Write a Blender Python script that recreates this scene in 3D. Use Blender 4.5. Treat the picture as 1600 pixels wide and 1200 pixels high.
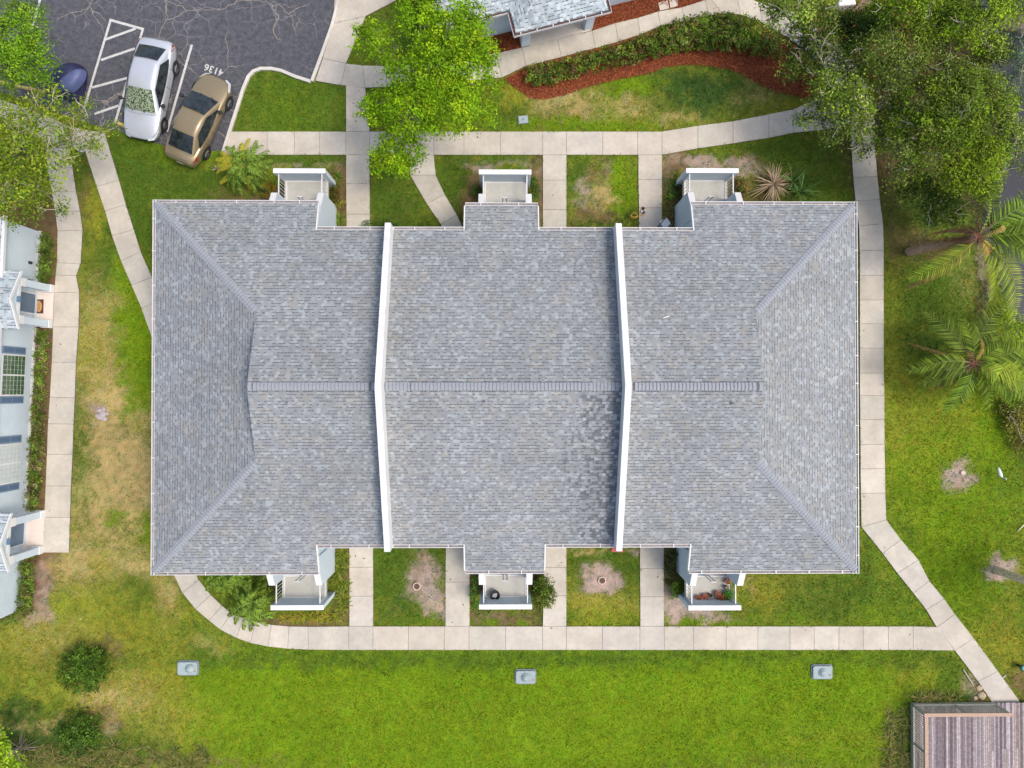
import bpy, bmesh, math, random
import numpy as np
from mathutils import Vector, Matrix
for o in list(bpy.data.objects): bpy.data.objects.remove(o)
S = bpy.context.scene
COL = S.collection
R = math.radians
random.seed(7)
rng = np.random.default_rng(7)

# ---------------------------------------------------------------- camera
H = 34.4
FPX = 1111.0                      # focal length in pixels of a 1600 px wide frame
TX = math.atan(12/FPX); TY = -math.atan(12/FPX)
cam = bpy.data.objects.new('camera', bpy.data.cameras.new('camera'))
COL.objects.link(cam); S.camera = cam
cam.location = (0, 0, H); cam.rotation_euler = (TX, TY, 0)
cam.data.sensor_width = 36; cam.data.lens = 36*FPX/1600; cam.data.clip_end = 2000
S.render.resolution_x = 1024; S.render.resolution_y = 768
RM = (Matrix.Rotation(TY, 3, 'Y') @ Matrix.Rotation(TX, 3, 'X'))
# ---------------------------------------------------------------- light
SUN_EL, SUN_AZ = 62, 100
w = bpy.data.worlds.new("World"); S.world = w; w.use_nodes = True
nt = w.node_tree; bg = nt.nodes['Background']
sky = nt.nodes.new('ShaderNodeTexSky'); sky.sky_type = 'NISHITA'; sky.sun_disc = False
sky.sun_elevation = R(SUN_EL); sky.sun_rotation = R(SUN_AZ)
sky.air_density = 1.0; sky.dust_density = 4.0; sky.ozone_density = 0.6
nt.links.new(sky.outputs[0], bg.inputs[0]); bg.inputs[1].default_value = 0.15
sd = bpy.data.lights.new('sun', 'SUN'); sd.energy = 1.05; sd.angle = R(16); sd.color = (1, .93, .82)
sun = bpy.data.objects.new('sun', sd); COL.objects.link(sun)
az = R(SUN_AZ); el = R(SUN_EL)
sv = Vector((math.sin(az)*math.cos(el), math.cos(az)*math.cos(el), math.sin(el)))
sun.rotation_euler = (-sv).to_track_quat('-Z', 'Y').to_euler()
S.view_settings.view_transform = 'Standard'; S.view_settings.look = 'None'
S.view_settings.exposure = 0.6; S.view_settings.gamma = 1
S.render.engine = 'CYCLES'

# ---------------------------------------------------------------- mapping
def ray(px, py):
    return RM @ Vector(((px-800)/FPX, -(py-600)/FPX, -1))
def P(px, py, z=0.0):
    d = ray(px, py); t = (z-H)/d.z
    return Vector((d.x*t, d.y*t, z))
def G(px, py):
    v = P(px, py); return (v.x, v.y)
RMn = np.array(RM)
def PXY(x, y, z=0):
    """world -> pixel (numpy)"""
    v = np.stack([x, y, np.zeros_like(x)+z-H], -1) @ RMn
    return 800+v[..., 0]/(-v[..., 2])*FPX, 600-v[..., 1]/(-v[..., 2])*FPX

# ---------------------------------------------------------------- noise in numpy
_vn = {}
def vnoise(x, y, s, seed=0):
    if seed not in _vn: _vn[seed] = np.random.default_rng(seed).random((256, 256))
    t = _vn[seed]; x = x/s+1000; y = y/s+1000
    xi = np.floor(x).astype(int); yi = np.floor(y).astype(int); fx = x-xi; fy = y-yi
    fx = fx*fx*(3-2*fx); fy = fy*fy*(3-2*fy)
    a = t[xi % 256, yi % 256]; b = t[(xi+1) % 256, yi % 256]; c = t[xi % 256, (yi+1) % 256]; d = t[(xi+1) % 256, (yi+1) % 256]
    return (a*(1-fx)+b*fx)*(1-fy)+(c*(1-fx)+d*fx)*fy
def fbm(x, y, s, seed=0, o=4):
    r = 0; a = 1; tot = 0
    for i in range(o):
        r = r+a*vnoise(x, y, s/2**i, seed+i); tot += a; a *= .55
    return r/tot
def inpoly(x, y, poly):
    r = np.zeros(x.shape, bool); n = len(poly)
    for i in range(n):
        x1, y1 = poly[i]; x2, y2 = poly[(i+1) % n]
        if y1 == y2: continue
        c = ((y1 > y) != (y2 > y)) & (x < (x2-x1)*(y-y1)/(y2-y1)+x1)
        r ^= c
    return r

# ---------------------------------------------------------------- materials
def lin(r, g, b):
    f = lambda c: ((c/255+.055)/1.055)**2.4 if c > 10 else c/255/12.92
    return (f(r), f(g), f(b), 1)
def mat(name, rgb, rough=.7, var=.12, scale=6, bump=0.0, metal=0, spec=.4, bscale=None, var2=0, trans=0):
    m = bpy.data.materials.new(name); m.use_nodes = True
    n = m.node_tree.nodes; l = m.node_tree.links; b = n['Principled BSDF']
    b.inputs['Roughness'].default_value = rough; b.inputs['Metallic'].default_value = metal
    b.inputs['Specular IOR Level'].default_value = spec
    tc = n.new('ShaderNodeTexCoord'); nz = n.new('ShaderNodeTexNoise')
    nz.inputs['Scale'].default_value = scale; nz.inputs['Detail'].default_value = 6; nz.inputs['Roughness'].default_value = .65
    l.new(tc.outputs['Object'], nz.inputs['Vector'])
    cr = n.new('ShaderNodeValToRGB'); cr.color_ramp.elements[0].position = .3; cr.color_ramp.elements[1].position = .7
    c = rgb
    cr.color_ramp.elements[0].color = (c[0]*(1-var), c[1]*(1-var), c[2]*(1-var), 1)
    cr.color_ramp.elements[1].color = (min(1, c[0]*(1+var)), min(1, c[1]*(1+var)), min(1, c[2]*(1+var)), 1)
    l.new(nz.outputs['Fac'], cr.inputs['Fac']); out = cr.outputs[0]
    if var2:
        n2 = n.new('ShaderNodeTexNoise'); n2.inputs['Scale'].default_value = .7; n2.inputs['Detail'].default_value = 4
        l.new(tc.outputs['Object'], n2.inputs['Vector'])
        mr = n.new('ShaderNodeMapRange'); mr.inputs[1].default_value = .35; mr.inputs[2].default_value = .65
        mr.inputs[3].default_value = 1-var2; mr.inputs[4].default_value = 1+var2
        l.new(n2.outputs['Fac'], mr.inputs[0])
        mx = n.new('ShaderNodeVectorMath'); mx.operation = 'SCALE'
        l.new(out, mx.inputs[0]); l.new(mr.outputs[0], mx.inputs['Scale']); out = mx.outputs[0]
    l.new(out, b.inputs['Base Color'])
    if bump:
        bp = n.new('ShaderNodeBump'); bp.inputs['Strength'].default_value = bump; bp.inputs['Distance'].default_value = .02
        n3 = n.new('ShaderNodeTexNoise'); n3.inputs['Scale'].default_value = bscale or scale*4; n3.inputs['Detail'].default_value = 4
        l.new(tc.outputs['Object'], n3.inputs['Vector']); l.new(n3.outputs['Fac'], bp.inputs['Height'])
        l.new(bp.outputs[0], b.inputs['Normal'])
    return m
def vcmat(name, rough=.6, trans=.25, spec=.3, fine=0, fscale=40):
    m = bpy.data.materials.new(name); m.use_nodes = True
    n = m.node_tree.nodes; l = m.node_tree.links; b = n['Principled BSDF']; out = n['Material Output']
    at = n.new('ShaderNodeAttribute'); at.attribute_name = 'Col'; col = at.outputs['Color']
    if fine:
        tc = n.new('ShaderNodeTexCoord'); nz = n.new('ShaderNodeTexNoise'); nz.inputs['Scale'].default_value = fscale; nz.inputs['Detail'].default_value = 5
        nz.inputs['Roughness'].default_value = .7
        l.new(tc.outputs['Object'], nz.inputs['Vector'])
        mr = n.new('ShaderNodeMapRange'); mr.inputs[1].default_value = .3; mr.inputs[2].default_value = .7; mr.inputs[3].default_value = 1-fine; mr.inputs[4].default_value = 1+fine
        l.new(nz.outputs['Fac'], mr.inputs[0]); vm = n.new('ShaderNodeVectorMath'); vm.operation = 'SCALE'
        l.new(col, vm.inputs[0]); l.new(mr.outputs[0], vm.inputs['Scale']); col = vm.outputs[0]
        bp = n.new('ShaderNodeBump'); bp.inputs['Strength'].default_value = .6; bp.inputs['Distance'].default_value = .03
        l.new(nz.outputs['Fac'], bp.inputs['Height']); l.new(bp.outputs[0], b.inputs['Normal'])
    l.new(col, b.inputs['Base Color']); b.inputs['Roughness'].default_value = rough; b.inputs['Specular IOR Level'].default_value = spec
    if trans:
        tr = n.new('ShaderNodeBsdfTranslucent'); l.new(col, tr.inputs[0]); mx = n.new('ShaderNodeMixShader'); mx.inputs[0].default_value = trans
        l.new(b.outputs[0], mx.inputs[1]); l.new(tr.outputs[0], mx.inputs[2]); l.new(mx.outputs[0], out.inputs[0])
    return m
def M2(m, a, b, op='MULTIPLY'):
    pass

WALL = mat('pale_blue_stucco', lin(199, 212, 220)[:3], .85, .035, 3, .25, bscale=60, var2=.03)
WHITE = mat('white_paint', (.72, .72, .71), .5, .03, 5, var2=.03)
GREYPAINT = mat('grey_blue_paint', lin(150, 166, 178)[:3], .7, .05, 3)
CONC = None
DARK = mat('dark_void', (.03, .03, .032), .6, .2, 4)
GLASS = mat('window_glass', (.022, .028, .03), .07, .85, 5, spec=.5)  # streaky colour noise paints in reflected trees and sky
METALW = mat('white_metal', (.68, .68, .68), .35, .03, 5)
GUTIN = mat('gutter_dirt', (.26, .24, .23), .9, .35, 8)
BLACK = mat('black_rubber', (.022, .022, .024), .6, .2, 20)

def node_conc():
    m = bpy.data.materials.new('concrete'); m.use_nodes = True
    n = m.node_tree.nodes; l = m.node_tree.links; b = n['Principled BSDF']; b.inputs['Roughness'].default_value = .85
    tc = n.new('ShaderNodeTexCoord')
    def nz(s, d=6, r=.6):
        x = n.new('ShaderNodeTexNoise'); x.inputs['Scale'].default_value = s; x.inputs['Detail'].default_value = d; x.inputs['Roughness'].default_value = r
        l.new(tc.outputs['Object'], x.inputs['Vector']); return x.outputs['Fac']
    def mr(f, a, bb, c, d):
        x = n.new('ShaderNodeMapRange'); x.inputs[1].default_value = a; x.inputs[2].default_value = bb; x.inputs[3].default_value = c; x.inputs[4].default_value = d
        l.new(f, x.inputs[0]); return x.outputs[0]
    def mul(a, c):
        x = n.new('ShaderNodeMath'); x.operation = 'MULTIPLY'; l.new(a, x.inputs[0]); l.new(c, x.inputs[1]); return x.outputs[0]
    f = mul(mr(nz(45), .3, .7, .93, 1.07), mr(nz(.8, 5), .35, .65, .85, 1.05))
    f = mul(f, mr(nz(5, 6), .3, .7, .91, 1.05))
    v = n.new('ShaderNodeTexVoronoi'); v.inputs['Scale'].default_value = 1.7; l.new(tc.outputs['Object'], v.inputs['Vector'])
    f = mul(f, mr(v.outputs['Distance'], .02, .045, .55, 1.0))
    at = n.new('ShaderNodeAttribute'); at.attribute_name = 'Col'
    vm = n.new('ShaderNodeVectorMath'); vm.operation = 'SCALE'; l.new(at.outputs['Color'], vm.inputs[0]); l.new(f, vm.inputs['Scale'])
    l.new(vm.outputs[0], b.inputs['Base Color'])
    return m
CONC = node_conc()

def node_asphalt():
    m = bpy.data.materials.new('asphalt'); m.use_nodes = True
    n = m.node_tree.nodes; l = m.node_tree.links; b = n['Principled BSDF']; b.inputs['Roughness'].default_value = .8
    tc = n.new('ShaderNodeTexCoord')
    n1 = n.new('ShaderNodeTexNoise'); n1.inputs['Scale'].default_value = 4; n1.inputs['Detail'].default_value = 9; n1.inputs['Roughness'].default_value = .85
    n2 = n.new('ShaderNodeTexNoise'); n2.inputs['Scale'].default_value = 1.5; n2.inputs['Detail'].default_value = 5
    for x in (n1, n2): l.new(tc.outputs['Object'], x.inputs['Vector'])
    cr = n.new('ShaderNodeValToRGB'); e = cr.color_ramp.elements
    e[0].position = .38; e[0].color = (.038, .040, .048, 1); e[1].position = .68; e[1].color = (.125, .128, .148, 1)
    l.new(n1.outputs['Fac'], cr.inputs[0])
    # crack network
    vm = n.new('ShaderNodeVectorMath'); vm.operation = 'SCALE'; l.new(n2.outputs['Color'], vm.inputs[0]); vm.inputs['Scale'].default_value = .6
    va = n.new('ShaderNodeVectorMath'); l.new(tc.outputs['Object'], va.inputs[0]); l.new(vm.outputs[0], va.inputs[1])
    last = cr.outputs[0]
    for sc, wd, thr, colr in ((.36, .018, .42, (.27, .235, .19, 1)), (1.2, .018, .48, (.17, .16, .165, 1))):
        vo = n.new('ShaderNodeTexVoronoi'); vo.feature = 'DISTANCE_TO_EDGE'; vo.inputs['Scale'].default_value = sc; l.new(va.outputs[0], vo.inputs['Vector'])
        mr = n.new('ShaderNodeMapRange'); mr.inputs[1].default_value = wd*sc*.35; mr.inputs[2].default_value = wd*sc*1.2; mr.inputs[3].default_value = 1; mr.inputs[4].default_value = 0
        l.new(vo.outputs['Distance'], mr.inputs[0])
        mk = n.new('ShaderNodeTexNoise'); mk.inputs['Scale'].default_value = .35; mk.inputs['Detail'].default_value = 2; l.new(tc.outputs['Object'], mk.inputs['Vector'])
        m2 = n.new('ShaderNodeMapRange'); m2.inputs[1].default_value = thr; m2.inputs[2].default_value = thr+.08; l.new(mk.outputs['Fac'], m2.inputs[0])
        mu = n.new('ShaderNodeMath'); mu.operation = 'MULTIPLY'; l.new(mr.outputs[0], mu.inputs[0]); l.new(m2.outputs[0], mu.inputs[1])
        mx = n.new('ShaderNodeMix'); mx.data_type = 'RGBA'; l.new(mu.outputs[0], mx.inputs[0]); l.new(last, mx.inputs[6]); mx.inputs[7].default_value = colr
        last = mx.outputs[2]
    l.new(last, b.inputs['Base Color'])
    bp = n.new('ShaderNodeBump'); bp.inputs['Strength'].default_value = .3; bp.inputs['Distance'].default_value = .01
    n3 = n.new('ShaderNodeTexNoise'); n3.inputs['Scale'].default_value = 60; l.new(tc.outputs['Object'], n3.inputs['Vector']); l.new(n3.outputs['Fac'], bp.inputs['Height']); l.new(bp.outputs[0], b.inputs['Normal'])
    return m
ASPH = node_asphalt()

def node_shingle(name, dark, mid, light, tan, stain=None, row=.135, tab=.155):
    """architectural shingles from UV in metres: u along the eave, v up the slope"""
    m = bpy.data.materials.new(name); m.use_nodes = True
    n = m.node_tree.nodes; l = m.node_tree.links; b = n['Principled BSDF']; b.inputs['Roughness'].default_value = .9; b.inputs['Specular IOR Level'].default_value = .25
    uv = n.new('ShaderNodeUVMap'); sp = n.new('ShaderNodeSeparateXYZ'); l.new(uv.outputs[0], sp.inputs[0])
    def mth(op, a, c=None, d=None):
        x = n.new('ShaderNodeMath'); x.operation = op
        for i, q in enumerate((a, c, d)):
            if q is None: continue
            if isinstance(q, (int, float)): x.inputs[i].default_value = q
            else: l.new(q, x.inputs[i])
        return x.outputs[0]
    def wn(a, c):
        cb = n.new('ShaderNodeCombineXYZ'); l.new(a, cb.inputs[0]); l.new(c, cb.inputs[1])
        x = n.new('ShaderNodeTexWhiteNoise'); x.noise_dimensions = '2D'; l.new(cb.outputs[0], x.inputs['Vector']); return x
    def mr(f, a, bb, c, d):
        x = n.new('ShaderNodeMapRange'); x.inputs[1].default_value = a; x.inputs[2].default_value = bb; x.inputs[3].default_value = c; x.inputs[4].default_value = d
        l.new(f, x.inputs[0]); return x.outputs[0]
    u, v = sp.outputs[0], sp.outputs[1]
    vr = mth('DIVIDE', v, row); ro = mth('FLOOR', vr); fv = mth('FRACT', vr)
    zero = mth('MULTIPLY', ro, 0.0)
    off = wn(ro, zero).outputs['Value']
    uu = mth('ADD', mth('DIVIDE', u, tab), mth('MULTIPLY', off, 13.0)); cu = mth('FLOOR', uu); fu = mth('FRACT', uu)
    r1 = wn(cu, ro)
    # colours: tab-sized and blended patches
    uu2 = mth('ADD', mth('DIVIDE', u, tab*1.6), mth('MULTIPLY', off, 37.0)); cu2 = mth('FLOOR', uu2)
    r2 = wn(cu2, mth('ADD', ro, 77.0))
    f = mth('ADD', mth('MULTIPLY', r1.outputs['Value'], .7), mth('MULTIPLY', r2.outputs['Value'], .3))
    cr = n.new('ShaderNodeValToRGB'); e = cr.color_ramp.elements
    e[0].position = .12; e[0].color = dark; e[1].position = .88; e[1].color = light; x = e.new(.6); x.color = mid
    l.new(f, cr.inputs[0]); col = cr.outputs[0]
    # tan / pinkish blends
    tc = n.new('ShaderNodeTexCoord')
    nz = n.new('ShaderNodeTexNoise'); nz.inputs['Scale'].default_value = 1.1; nz.inputs['Detail'].default_value = 3; l.new(tc.outputs['Object'], nz.inputs['Vector'])
    tt = mth('MULTIPLY', mr(nz.outputs['Fac'], .48, .62, 0, 1), mr(r2.outputs['Value'], .5, .6, 0, .42))
    mx = n.new('ShaderNodeMix'); mx.data_type = 'RGBA'; l.new(tt, mx.inputs[0]); l.new(col, mx.inputs[6]); mx.inputs[7].default_value = tan; col = mx.outputs[2]
    # raised laminated tabs: butt-edge shadow line and printed granule band painted dark
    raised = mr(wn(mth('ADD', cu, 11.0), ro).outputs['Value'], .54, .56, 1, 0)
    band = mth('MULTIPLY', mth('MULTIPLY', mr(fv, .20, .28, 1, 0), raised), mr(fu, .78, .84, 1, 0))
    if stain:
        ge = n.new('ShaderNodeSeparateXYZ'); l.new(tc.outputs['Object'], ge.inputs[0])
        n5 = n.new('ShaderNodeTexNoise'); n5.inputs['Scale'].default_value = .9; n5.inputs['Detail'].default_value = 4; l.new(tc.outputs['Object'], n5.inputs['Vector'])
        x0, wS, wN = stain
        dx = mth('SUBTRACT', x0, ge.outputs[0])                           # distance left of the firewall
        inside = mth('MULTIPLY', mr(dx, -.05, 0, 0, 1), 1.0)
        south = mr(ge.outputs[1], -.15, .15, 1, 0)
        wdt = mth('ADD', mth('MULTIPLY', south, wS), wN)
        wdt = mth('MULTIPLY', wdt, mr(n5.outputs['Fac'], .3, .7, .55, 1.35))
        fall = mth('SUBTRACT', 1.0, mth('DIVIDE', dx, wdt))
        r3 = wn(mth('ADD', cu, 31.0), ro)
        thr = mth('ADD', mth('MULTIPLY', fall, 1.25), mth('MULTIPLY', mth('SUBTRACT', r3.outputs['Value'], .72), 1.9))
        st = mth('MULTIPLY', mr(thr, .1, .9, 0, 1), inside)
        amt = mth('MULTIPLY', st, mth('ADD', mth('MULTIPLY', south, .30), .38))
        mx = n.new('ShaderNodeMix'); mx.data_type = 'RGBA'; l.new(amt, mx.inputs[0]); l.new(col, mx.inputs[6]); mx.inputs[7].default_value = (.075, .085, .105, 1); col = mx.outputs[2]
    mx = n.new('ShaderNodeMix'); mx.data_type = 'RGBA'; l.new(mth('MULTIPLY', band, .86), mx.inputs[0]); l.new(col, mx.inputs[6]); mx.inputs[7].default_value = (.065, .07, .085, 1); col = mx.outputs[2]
    # granules and broad weathering
    g = n.new('ShaderNodeTexNoise'); g.inputs['Scale'].default_value = 55; g.inputs['Detail'].default_value = 3; l.new(tc.outputs['Object'], g.inputs['Vector'])
    g2 = n.new('ShaderNodeTexNoise'); g2.inputs['Scale'].default_value = .35; g2.inputs['Detail'].default_value = 4; l.new(tc.outputs['Object'], g2.inputs['Vector'])
    k = mth('MULTIPLY', mr(g.outputs['Fac'], .3, .7, .9, 1.1), mr(g2.outputs['Fac'], .3, .7, .9, 1.08))
    vm = n.new('ShaderNodeVectorMath'); vm.operation = 'SCALE'; l.new(col, vm.inputs[0]); l.new(k, vm.inputs['Scale'])
    l.new(vm.outputs[0], b.inputs['Base Color'])
    bp = n.new('ShaderNodeBump'); bp.inputs['Strength'].default_value = .5; bp.inputs['Distance'].default_value = .012
    hh = mth('ADD', mth('MULTIPLY', raised, .8), mth('SUBTRACT', 1.0, fv)); l.new(hh, bp.inputs['Height']); l.new(bp.outputs[0], b.inputs['Normal'])
    return m
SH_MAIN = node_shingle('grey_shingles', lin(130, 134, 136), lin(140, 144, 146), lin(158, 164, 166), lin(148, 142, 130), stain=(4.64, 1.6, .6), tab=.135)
SH_CAP = mat('cap_shingle', lin(146, 151, 157)[:3], .9, .10, 9, .2)
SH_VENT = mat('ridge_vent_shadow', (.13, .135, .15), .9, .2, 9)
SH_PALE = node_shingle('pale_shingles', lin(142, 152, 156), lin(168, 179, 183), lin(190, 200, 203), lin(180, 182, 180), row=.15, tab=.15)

# ---------------------------------------------------------------- mesh builder
class MB:
    def __init__(s): s.v = []; s.f = []; s.uv = {}; s.c = {}; s.fm = []; s.cur = 0
    def add(s, vs, fs, col=None, uvs=None):
        b = len(s.v); s.v += [tuple(v) for v in vs]
        for i, f in enumerate(fs):
            k = len(s.f); s.f.append([b+j for j in f]); s.fm.append(s.cur)
            if col is not None: s.c[k] = col
            if uvs is not None: s.uv[k] = uvs[i]
        return s
    def box(s, c, d, rz=0, col=None, skew=None):
        x, y, z = d[0]/2, d[1]/2, d[2]/2; ca, sa = math.cos(rz), math.sin(rz); vs = []
        for dz in (-z, z):
            for dx, dy in ((-x, -y), (x, -y), (x, y), (-x, y)):
                vs.append((c[0]+dx*ca-dy*sa, c[1]+dx*sa+dy*ca, c[2]+dz))
        return s.add(vs, [(0, 3, 2, 1), (4, 5, 6, 7), (0, 1, 5, 4), (1, 2, 6, 5), (2, 3, 7, 6), (3, 0, 4, 7)], col)
    def prism(s, poly, z0, z1, col=None):
        a = sum(poly[i][0]*poly[(i+1) % len(poly)][1]-poly[(i+1) % len(poly)][0]*poly[i][1] for i in range(len(poly)))
        if a < 0: poly = poly[::-1]
        n = len(poly); zt = z1 if isinstance(z1, (list, tuple)) else [z1]*n
        vs = [(p[0], p[1], z0) for p in poly]+[(p[0], p[1], zt[i]) for i, p in enumerate(poly)]
        fs = [tuple(range(n-1, -1, -1)), tuple(range(n, 2*n))]+[(i, (i+1) % n, n+(i+1) % n, n+i) for i in range(n)]
        return s.add(vs, fs, col)
    def slab3(s, pts, t, uvs=None):
        """planar 3-D polygon (counter-clockwise from above) given thickness t downwards"""
        n = len(pts); vs = list(pts)+[(p[0], p[1], p[2]-t) for p in pts]
        s.add(vs, [tuple(range(n))], uvs=[uvs] if uvs else None)
        b = len(s.v)-2*n
        for f in [tuple(range(2*n-1, n-1, -1))]+[(i, n+i, n+(i+1) % n, (i+1) % n) for i in range(n)]:
            s.f.append([b+j for j in f]); s.fm.append(s.cur)
        return s
    def tube(s, pts, rad, n=6, col=None, cap=True):
        pts = [Vector(p) for p in pts]; rad = rad if isinstance(rad, (list, tuple)) else [rad]*len(pts); vs = []
        up = Vector((0, 0, 1))
        for i, p in enumerate(pts):
            t = (pts[min(i+1, len(pts)-1)]-pts[max(i-1, 0)]).normalized()
            a = t.cross(up) if abs(t.dot(up)) < .95 else t.cross(Vector((1, 0, 0)))
            a.normalize(); b = t.cross(a)
            for k in range(n):
                q = 2*math.pi*k/n; vs.append(p+(a*math.cos(q)+b*math.sin(q))*rad[i])
        fs = [(i*n+k, i*n+(k+1) % n, (i+1)*n+(k+1) % n, (i+1)*n+k) for i in range(len(pts)-1) for k in range(n)]
        if cap: fs += [tuple(range(n-1, -1, -1)), tuple(range((len(pts)-1)*n, len(pts)*n))]
        return s.add(vs, fs, col)
    def lathe(s, c, prof, n=20, col=None):
        vs = [(c[0]+r*math.cos(2*math.pi*k/n), c[1]+r*math.sin(2*math.pi*k/n), c[2]+z) for r, z in prof for k in range(n)]
        m = len(prof)
        fs = [(i*n+k, i*n+(k+1) % n, (i+1)*n+(k+1) % n, (i+1)*n+k) for i in range(m-1) for k in range(n)]
        fs += [tuple(range(n-1, -1, -1)), tuple(range((m-1)*n, m*n))]
        return s.add(vs, fs, col)
    def build(s, name, mats, parent=None, label=None, cat=None, group=None, kind=None, smooth=False, bevel=0, subsurf=0):
        me = bpy.data.meshes.new(name); me.from_pydata(s.v, [], s.f)
        if not isinstance(mats, (list, tuple)): mats = [mats]
        for m in mats: me.materials.append(m)
        if len(mats) > 1: me.polygons.foreach_set('material_index', s.fm)
        if s.c:
            ca = me.color_attributes.new('Col', 'FLOAT_COLOR', 'CORNER')
            for p in me.polygons:
                c = s.c.get(p.index, (.5, .5, .5))
                for li in p.loop_indices: ca.data[li].color = (c[0], c[1], c[2], 1)
        if s.uv:
            u = me.uv_layers.new(name='UVMap')
            for p in me.polygons:
                q = s.uv.get(p.index)
                if q:
                    for j, li in enumerate(p.loop_indices): u.data[li].uv = q[j]
        if smooth: me.polygons.foreach_set('use_smooth', [True]*len(me.polygons))
        me.update(); o = bpy.data.objects.new(name, me); COL.objects.link(o)
        if bevel:
            b = o.modifiers.new('bevel', 'BEVEL'); b.width = bevel; b.segments = 2; b.limit_method = 'ANGLE'
        if subsurf:
            b = o.modifiers.new('sub', 'SUBSURF'); b.levels = subsurf; b.render_levels = subsurf
        attach(o, parent); tag(o, label, cat, group, kind); return o
def attach(o, parent):
    if parent is not None:
        o.parent = parent
        r = parent
        while r.parent: r = r.parent
        if parent.parent is None: o.matrix_parent_inverse = Matrix.Translation(-Vector(parent.location))
def tag(o, label=None, cat=None, group=None, kind=None):
    if label: o['label'] = label
    if cat: o['category'] = cat
    if group: o['group'] = group
    if kind: o['kind'] = kind
def thing(name, loc, label, cat, group=None, rz=0):
    o = bpy.data.objects.new(name, None); COL.objects.link(o); o.location = loc; o.rotation_euler = (0, 0, rz)
    o.empty_display_size = .2; tag(o, label, cat, group); return o
def soup(name, V, F, C, m, parent=None, label=None, cat=None, group=None, kind=None):
    """numpy mesh: V (n,3), F (k,j) faces, C (k,3) face colours"""
    me = bpy.data.meshes.new(name); k, j = F.shape
    me.vertices.add(len(V)); me.vertices.foreach_set('co', V.astype(np.float32).ravel())
    me.loops.add(k*j); me.loops.foreach_set('vertex_index', F.astype(np.int32).ravel())
    me.polygons.add(k); me.polygons.foreach_set('loop_start', (np.arange(k)*j).astype(np.int32)); me.polygons.foreach_set('loop_total', np.full(k, j, np.int32))
    me.update(calc_edges=True); me.validate()
    ca = me.color_attributes.new('Col', 'FLOAT_COLOR', 'CORNER')
    cc = np.ones((k, j, 4), np.float32); cc[:, :, :3] = C[:, None, :]
    ca.data.foreach_set('color', cc.ravel()); me.materials.append(m)
    o = bpy.data.objects.new(name, me); COL.objects.link(o); attach(o, parent); tag(o, label, cat, group, kind); return o
LEAF = vcmat('leaves', .7, .2, .12)
GRASSM = vcmat('grass_blades', .8, .25, .05)
BARK = mat('bark', lin(150, 138, 122)[:3], .9, .3, 7, .6)
TWIG = mat('pale_twigs', lin(185, 176, 155)[:3], .9, .2, 9)

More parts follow.
